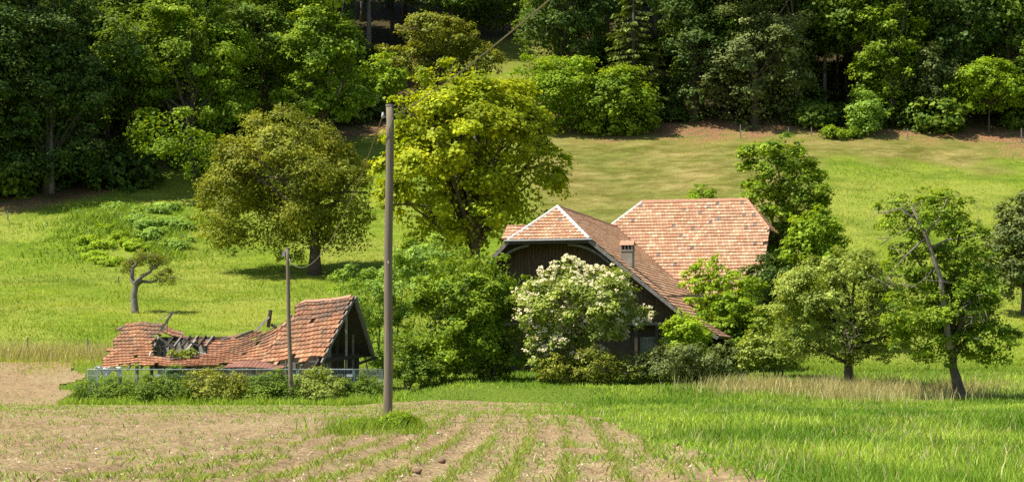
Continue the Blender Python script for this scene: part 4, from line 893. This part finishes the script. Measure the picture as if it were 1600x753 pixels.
sbeam('lath', (-10.5, .9, zz(1.02)), (-8.75, .95, zz(1.10)), .05, .05, PALEWOOD); sbeam('lath', (-10.45, .7, zz(.98)), (-9.6, .95, zz(.95)), .05, .05, PALEWOOD)
sbeam('lath', (-8.2, 1.6, zz(1.42)), (-7.5, 1.5, zz(1.35)), .05, .05, PALEWOOD); sbeam('lath', (-10.9, 1.05, zz(1.0)), (-10.85, 1.3, zz(1.45)), .10, .05, PALEWOOD)
def spt(px, py, D):   # photo point to shed space
    p = Wp(px, py, D)-Vector((RC0.x, RC0.y, gb)); return Matrix.Rotation(-PH, 3, 'Z') @ p
for nm, a, b, w_, m_ in (('broken_rafter', (251, 517), (271, 486), .13, GREYWOOD), ('lath', (246, 502), (268, 488), .04, PALEWOOD), ('lath', (262, 500), (261, 520), .03, GREYWOOD), ('broken_rafter', (399, 517), (421, 495), .11, PALEWOOD),
    ('broken_rafter', (419, 511), (423, 484), .15, DARKWOOD), ('broken_rafter', (368, 528), (396, 517), .12, DARKWOOD), ('lath', (345, 530), (396, 516), .05, PALEWOOD), ('broken_rafter', (424, 507), (434, 514), .13, DARKWOOD),
    ('lath', (420, 508), (444, 508), .05, PALEWOOD), ('lath', (184, 515), (196, 510), .07, PALEWOOD), ('lath', (188, 511), (192, 518), .05, PALEWOOD), ('lath', (468, 568), (476, 560), .08, GREYWOOD)):
    sbeam(nm, spt(a[0], a[1], 111.5 if a[0] < 300 else 110.5), spt(b[0], b[1], 111.6 if a[0] < 300 else 110.4), w_, w_, m_)
# posts, planks under the eave, gable inside
for i, s in enumerate((.15, 1.5, 2.6, 4.0, 5.4, 6.5, 8.0, 9.3, 10.2, 11.2, 12.2)): sbeam('post', (-s, .35, zz(-1.2)), (-s+.05*math.sin(i*3), .32, float(eave(s))+.05), .15, .15, GREYWOOD if i % 2 else DARKWOOD)
for i in range(16):
    s = 9.0+.1*i if i < 6 else 5.9+.32*(i-6); sbeam('wall_plank', (-s, .55, zz(-1.1)), (-s-.03*math.sin(i*2), .55, float(eave(s))-.05-.1*(i % 3)), .19, .03, GREYWOOD if i % 3 == 0 else DARKWOOD)
for i in range(14): sbeam('back_wall_plank', (-.3-i*.92, 6.0, zz(.3)), (-1.18-i*.92, 6.0, zz(.3)), .04, 2.2, DARKWOOD)
for y0, zt_, m_ in ((1.2, 1.8, GREYWOOD), (3.2, 3.6, DARKWOOD), (4.4, 3.6, PALEWOOD), (5.3, 2.4, GREYWOOD)): sbeam('gable_post', (-.35, y0, zz(-.9)), (-.35, y0, zz(zt_)), .10, .10, m_)
sbeam('tie_beam', (-.3, .2, zz(.85)), (-.3, 6.6, zz(1.25)), .16, .18, DARKWOOD)
for i in range(4): sbeam('gable_board', (-.42, 1.3+i*.36, zz(-.6)), (-.42, 1.3+i*.36, zz(1.35+.42*i)), .04, .34, GREYWOOD, shed)
sbeam('fallen_beam', (.2, 4.6, zz(.75)), (.55, 6.5, zz(1.15)), .12, .12, DARKWOOD); sbeam('strut', (.0, -.1, zz(-.2)), (.05, .55, zz(1.0)), .13, .10, GREYWOOD)
# corrugated sheet
mb = MB(); nC = 60; P0 = spt(352, 573, 104.9); P1 = spt(442, 575, 104.9)
top = []; bot = []
for i in range(nC+1):
    f = i/nC; q = P0.lerp(P1, f); ar = .30*math.sin(math.pi*min(1, f*1.15))*(1-f*.35); zc = .03*math.cos(i*math.pi/2.0*1.0)
    bot.append(q+Vector((0, -.25-zc, ar*.25-.04))); top.append(q+Vector((-.08, .55-zc, ar+.14)))
mb.add(bot+top, [(i, i+1, nC+2+i, nC+1+i) for i in range(nC)]); cs = mb.build('corrugated_sheet', RUST, None); cs.matrix_world = Matrix.Translation((RC0.x, RC0.y, gb)) @ Matrix.Rotation(PH, 4, 'Z')
md = cs.modifiers.new('thick', 'SOLIDIFY'); md.thickness = .008
tag(cs, 'rusty corrugated metal sheet lying along the shed eave', 'metal sheet')
# white crumpled sheet at left eave
rg = np.random.default_rng(61); n = 10; base = Wp(165, 577, 109.5); V_ = []
for j in range(n):
    for i in range(n): V_.append(base+Vector(((i/(n-1)-.4)*1.5, rg.normal()*.08-.1*j/n, (j/(n-1)-.5)*.42+.20*math.sin(i*1.3)*(1-j/n)+rg.normal()*.05-.10*abs(i/(n-1)-.3))))
mb = MB(); mb.add(V_, [tuple(q) for q in grid_faces(n, n).tolist()]); o = mb.build('crumpled_sheet', WHITE, None); md = o.modifiers.new('thick', 'SOLIDIFY'); md.thickness = .02
tag(o, 'crumpled white sheet under the left end of the shed roof', 'sheet')
# dark sheet behind the fence at the gable
mb = MB(); nC = 26
a, b = Wp(512, 575, 105.2), Wp(548, 575, 105.6); bot = []; top = []
for i in range(nC+1):
    q = a.lerp(b, i/nC); q.y += .03*math.sin(i*math.pi/2); top.append(q); bot.append(Vector((q.x, q.y, gzs(q.x, q.y)-.02)))
mb.add(bot+top, [(i, i+1, nC+2+i, nC+1+i) for i in range(nC)]); o = mb.build('profiled_sheet', GREENSHEET, None); md = o.modifiers.new('thick', 'SOLIDIFY'); md.thickness = .01
tag(o, 'dark blue ribbed sheet standing under the open gable', 'metal sheet')
# plants growing inside the hole
plant('hole_plant', 'green plant growing out of the hole in the shed roof', 'plant', 110.2, 290, [(285, 553, 16, 5), (300, 550, 10, 5)], 700, .14, L_APPLE, 71, shrub=True, bs=.6, basez=zz(.2)+gb)
plant('wall_vine', 'green climber under the eave below the roof hole', 'plant', 106.2, 275, [(275, 582, 18, 9), (292, 590, 16, 8)], 1500, .13, L_MID, 72, shrub=True, bs=.5)

# ---------------------------------------------------------------- site fence
def panel(pa, pb, label, plate=None):
    pa = Vector(pa); pb = Vector(pb); Lp = (pb-pa).length; d = (pb-pa)/Lp
    root = empty('mobile_fence', pa, math.atan2(d.y, d.x)); tag(root, label, 'fence', 'mobile fences round the ruined shed'); dzl = d.z*Lp
    H = 1.98
    def fr(a, b, rr, nm, m): mb = MB(); mb.tube([a, b], [rr, rr], 6); return mb.build(nm, m, root)
    LL = math.hypot(pb.x-pa.x, pb.y-pa.y)
    fr((.04, 0, .03), (.04, 0, H), .026, 'post', GALV); fr((LL-.04, 0, dzl+.03), (LL-.04, 0, dzl+H), .026, 'post', GALVG)
    fr((.04, 0, H-.03), (LL-.04, 0, dzl+H-.03), .026, 'top_rail', GALV); fr((.04, 0, .1), (LL-.04, 0, dzl+.1), .02, 'bottom_rail', GALV)
    fr((.04, 0, 1.62), (LL-.04, 0, dzl+1.62), .008, 'mid_wire', GALV)
    mb = MB(); n = int(LL/.12)
    for i in range(1, n):
        f = i/n; mb.tube([(LL*f, 0, dzl*f+.1), (LL*f, 0, dzl*f+H-.04)], [.0035, .0035], 3, False)
    for k in range(8): mb.tube([(.04, .006, .25+k*.21), (LL-.04, .006, dzl+.25+k*.21)], [.0035, .0035], 3, False)
    mb.build('wire_mesh', GALV, root)['kind'] = 'stuff'
    mb = MB(); mb.box(-.12, .12, -.3, .3, -.02, .12); mb.build('foot_block', STONE, root)
    if plate: mb = MB(); mb.box(LL*plate-.15, LL*plate+.15, -.05, -.035, dzl*plate+1.56, dzl*plate+1.70); mb.build('plate', WHITE, root)
    return root
def fp(px, D): x = X(px, D); return (x, D, Zp(576, D)-1.98)
fpts = [(137, 110.5), (152, 103.3), (258, 103.6), (363, 103.8), (465, 104.0), (553, 104.2), (598, 107.5)]
labs = ['short fence panel turning back at the left corner', 'leftmost front fence panel below the sagging tiles', 'front fence panel below the roof hole', 'front fence panel behind the thinner pole side', 'rightmost front fence panel below the gable', 'fence panel turning back at the right corner']
for i in range(6): panel(fp(*fpts[i]), fp(*fpts[i+1]), labs[i], (None, .9, None, .9, .92, None)[i])
panel(fp(598, 107.7), fp(556, 113.0), 'rear fence panel behind the right corner')

# ---------------------------------------------------------------- poles and cables
def pole(label, base_px, top_px, top_py, D, r0, r1, lean_y=0):
    bx = X(base_px, D); bz = gzs(bx, D); root = empty('utility_pole', (bx, D, bz)); tag(root, label, 'pole', 'wooden utility poles')
    tp = Wp(top_px, top_py, D)-Vector((bx, D, bz)); n = 12; mb = MB()
    mb.tube([(tp.x*max(f, 0)+.012*math.sin(f*9), 0, tp.z*f) for f in [-.06]+[i/(n-1) for i in range(n)]], [r0]+[r0+(r1-r0)*i/(n-1) for i in range(n)], 14)
    mb.build('shaft', POLE, root, True)
    mb = MB(); mb.tube([(tp.x, 0, tp.z-.01), (tp.x, 0, tp.z+.035)], [r1*1.08, r1*1.02], 14); mb.build('cap', GREYWOOD, root)
    return root, tp
p1_, t1 = pole('tall near wooden pole standing in the field', 605.5, 609, 166, 50, .118, .098)
p2_, t2 = pole('thinner far wooden pole in front of the ruined shed', 455, 448.5, 388, 101.5, .118, .092)
def insul(root, x, y, zt, nm='insulator'):
    mb = MB(); mb.tube([(x, y, zt-.06), (x, y, zt), (x, y, zt+.03), (x, y, zt+.09)], [.03, .045, .035, .02], 8); i_ = mb.build(nm, PORCELAIN, root, True)
    mb = MB(); mb.tube([(x, y, zt), (x*.2+.0, 0, zt-.05)], [.012, .012], 5); mb.build('bracket', GALV, root)
insul(p1_, t1.x-.17, -.03, t1.z-.25); insul(p2_, t2.x+.14, -.05, t2.z-.62)
mb = MB(); mb.box(t2.x-.24, t2.x-.10, -.08, .08, t2.z-.42, t2.z-.12); mb.build('junction_box', PORCELAIN, p2_)
mb = MB(); mb.tube([(t1.x+.09, -.09, t1.z-.3), (t1.x-.05, -.115, t1.z-.7), (t1.x-.11, -.02, t1.z-1.0)], [.01]*3, 5); mb.build('down_wire', CABLE, p1_)
mb = MB(); xb = t1.x*.515; mb.box(xb-.012, xb+.012, -.13, -.10, t1.z*.505, t1.z*.505+.05); mb.build('tag_plate', WHITE, p1_)
A = p1_.location+Vector((t1.x-.17, -.03, t1.z-.22)); B = p2_.location+Vector((t2.x+.10, -.05, t2.z-.60))
def cable(a, b, sag, rad, label, n=30):
    mb = MB(); pts = []
    for i in range(n):
        f = i/(n-1); p = a.lerp(b, f); p.z -= sag*4*f*(1-f); pts.append(p)
    mb.tube(pts, [rad]*n, 5); tag(mb.build('cable', CABLE), label, 'cable')
cable(A, B, 1.65, .016, 'slack olive cable hanging between the two poles')
cable(p1_.location+Vector((t1.x+.10, -.03, t1.z-.25)), Wp(905, -40, 22), .12, .012, 'cable running from the near pole up out of the picture')
# ---------------------------------------------------------------- small things
def fence_post(px, py, hpx, D, label, m_=GREYWOOD, r_=.06):
    x = X(px, D); zb = gzs(x, D); h = hpx/F*D; mb = MB(); mb.tube([(0, 0, -.3), (.01, 0, h*.5), (.0, 0, h)], [r_, r_, r_*.85], 7)
    o = mb.build('fence_post', m_); o.location = (x, D, zb); tag(o, label, 'post', 'pasture fence posts')
for a in ((43, 525, 26, 125, 'weathered post in the tall grass at the far left'), (137, 527, 26, 125, 'weathered post in the tall grass left of the shed'), (185, 390, 12, 158, 'lone short grey post on the left pasture'),
          (1157, 200, 22, 213, 'pale post under the grey broad tree'), (1418, 212, 18, 212.5, 'pale post below the tall green tree'), (1596, 217, 22, 212.5, 'pale post at the right picture edge'),
          (1278, 155, 14, 219, 'short post in the dark forest gap'), (1232, 208, 14, 213.5, 'thin post right of the grey broad tree'), (1268, 210, 14, 213.5, 'thin leaning post near the low green bush'), (12, 288, 16, 184, 'post below the upper left trees')): fence_post(*a)
# soil clods, stones
rg = np.random.default_rng(66)
def lump(name, x, y, r_, m_, label, cat, group=None):
    V_ = []; mb = MB(); n = 7
    for j in range(5):
        ph = math.pi*(j+.5)/5
        for i in range(n): k = rg.uniform(.7, 1.2); V_.append((r_*1.3*k*math.sin(ph)*math.cos(6.283*i/n), r_*k*math.sin(ph)*math.sin(6.283*i/n), r_*.75*k*math.cos(ph)))
    mb.add(V_, [(j*n+i, (j+1)*n+i, (j+1)*n+(i+1) % n, j*n+(i+1) % n) for j in range(4) for i in range(n)]+[tuple(range(n)), tuple(4*n+i for i in range(n))[::-1]])
    o = mb.build(name, m_, None, True); o.location = (x, y, float(fieldz(x, y))+r_*.35); tag(o, label, cat, group)
lump('soil_clod', X(533, 35), 34.6, .075, CLOD, 'big brown clod on the soil below the near pole', 'clod')
lump('soil_clod', X(652, 27.5), 27.3, .07, CLOD, 'brown clod near the bottom edge between seedling rows', 'clod')
lump('soil_clod', X(690, 31), 31, .055, CLOD, 'small brown clod beside the middle seedling row', 'clod')
for i in range(26):
    y = float(rg.uniform(27, 80)); x = float(rg.uniform(-.24, -.02)*y)
    lump('field_stone', x, y, float(rg.uniform(.018, .045)), STONE, 'small pale stone lying on the tilled soil', 'stone', 'pale stones in the field')
# leaning metal frame right of the house
a = Wp(1150, 556, 119); mb = MB(); mb.tube([a+Vector((-1.6, 0, .05)), a, a+Vector((.55, 0, .25))], [.03, .03, .03], 6); mb.tube([a+Vector((.1, 0, -.2)), a+Vector((.5, .1, .22))], [.03, .03], 6); mb.tube([a+Vector((.1, 0, -.2)), Vector((a.x-.3, 119, gzs(a.x, 119)))], [.03, .03], 6)
tag(mb.build('metal_frame', GALV), 'grey metal tube frame lying at the foot of the thicket', 'frame')
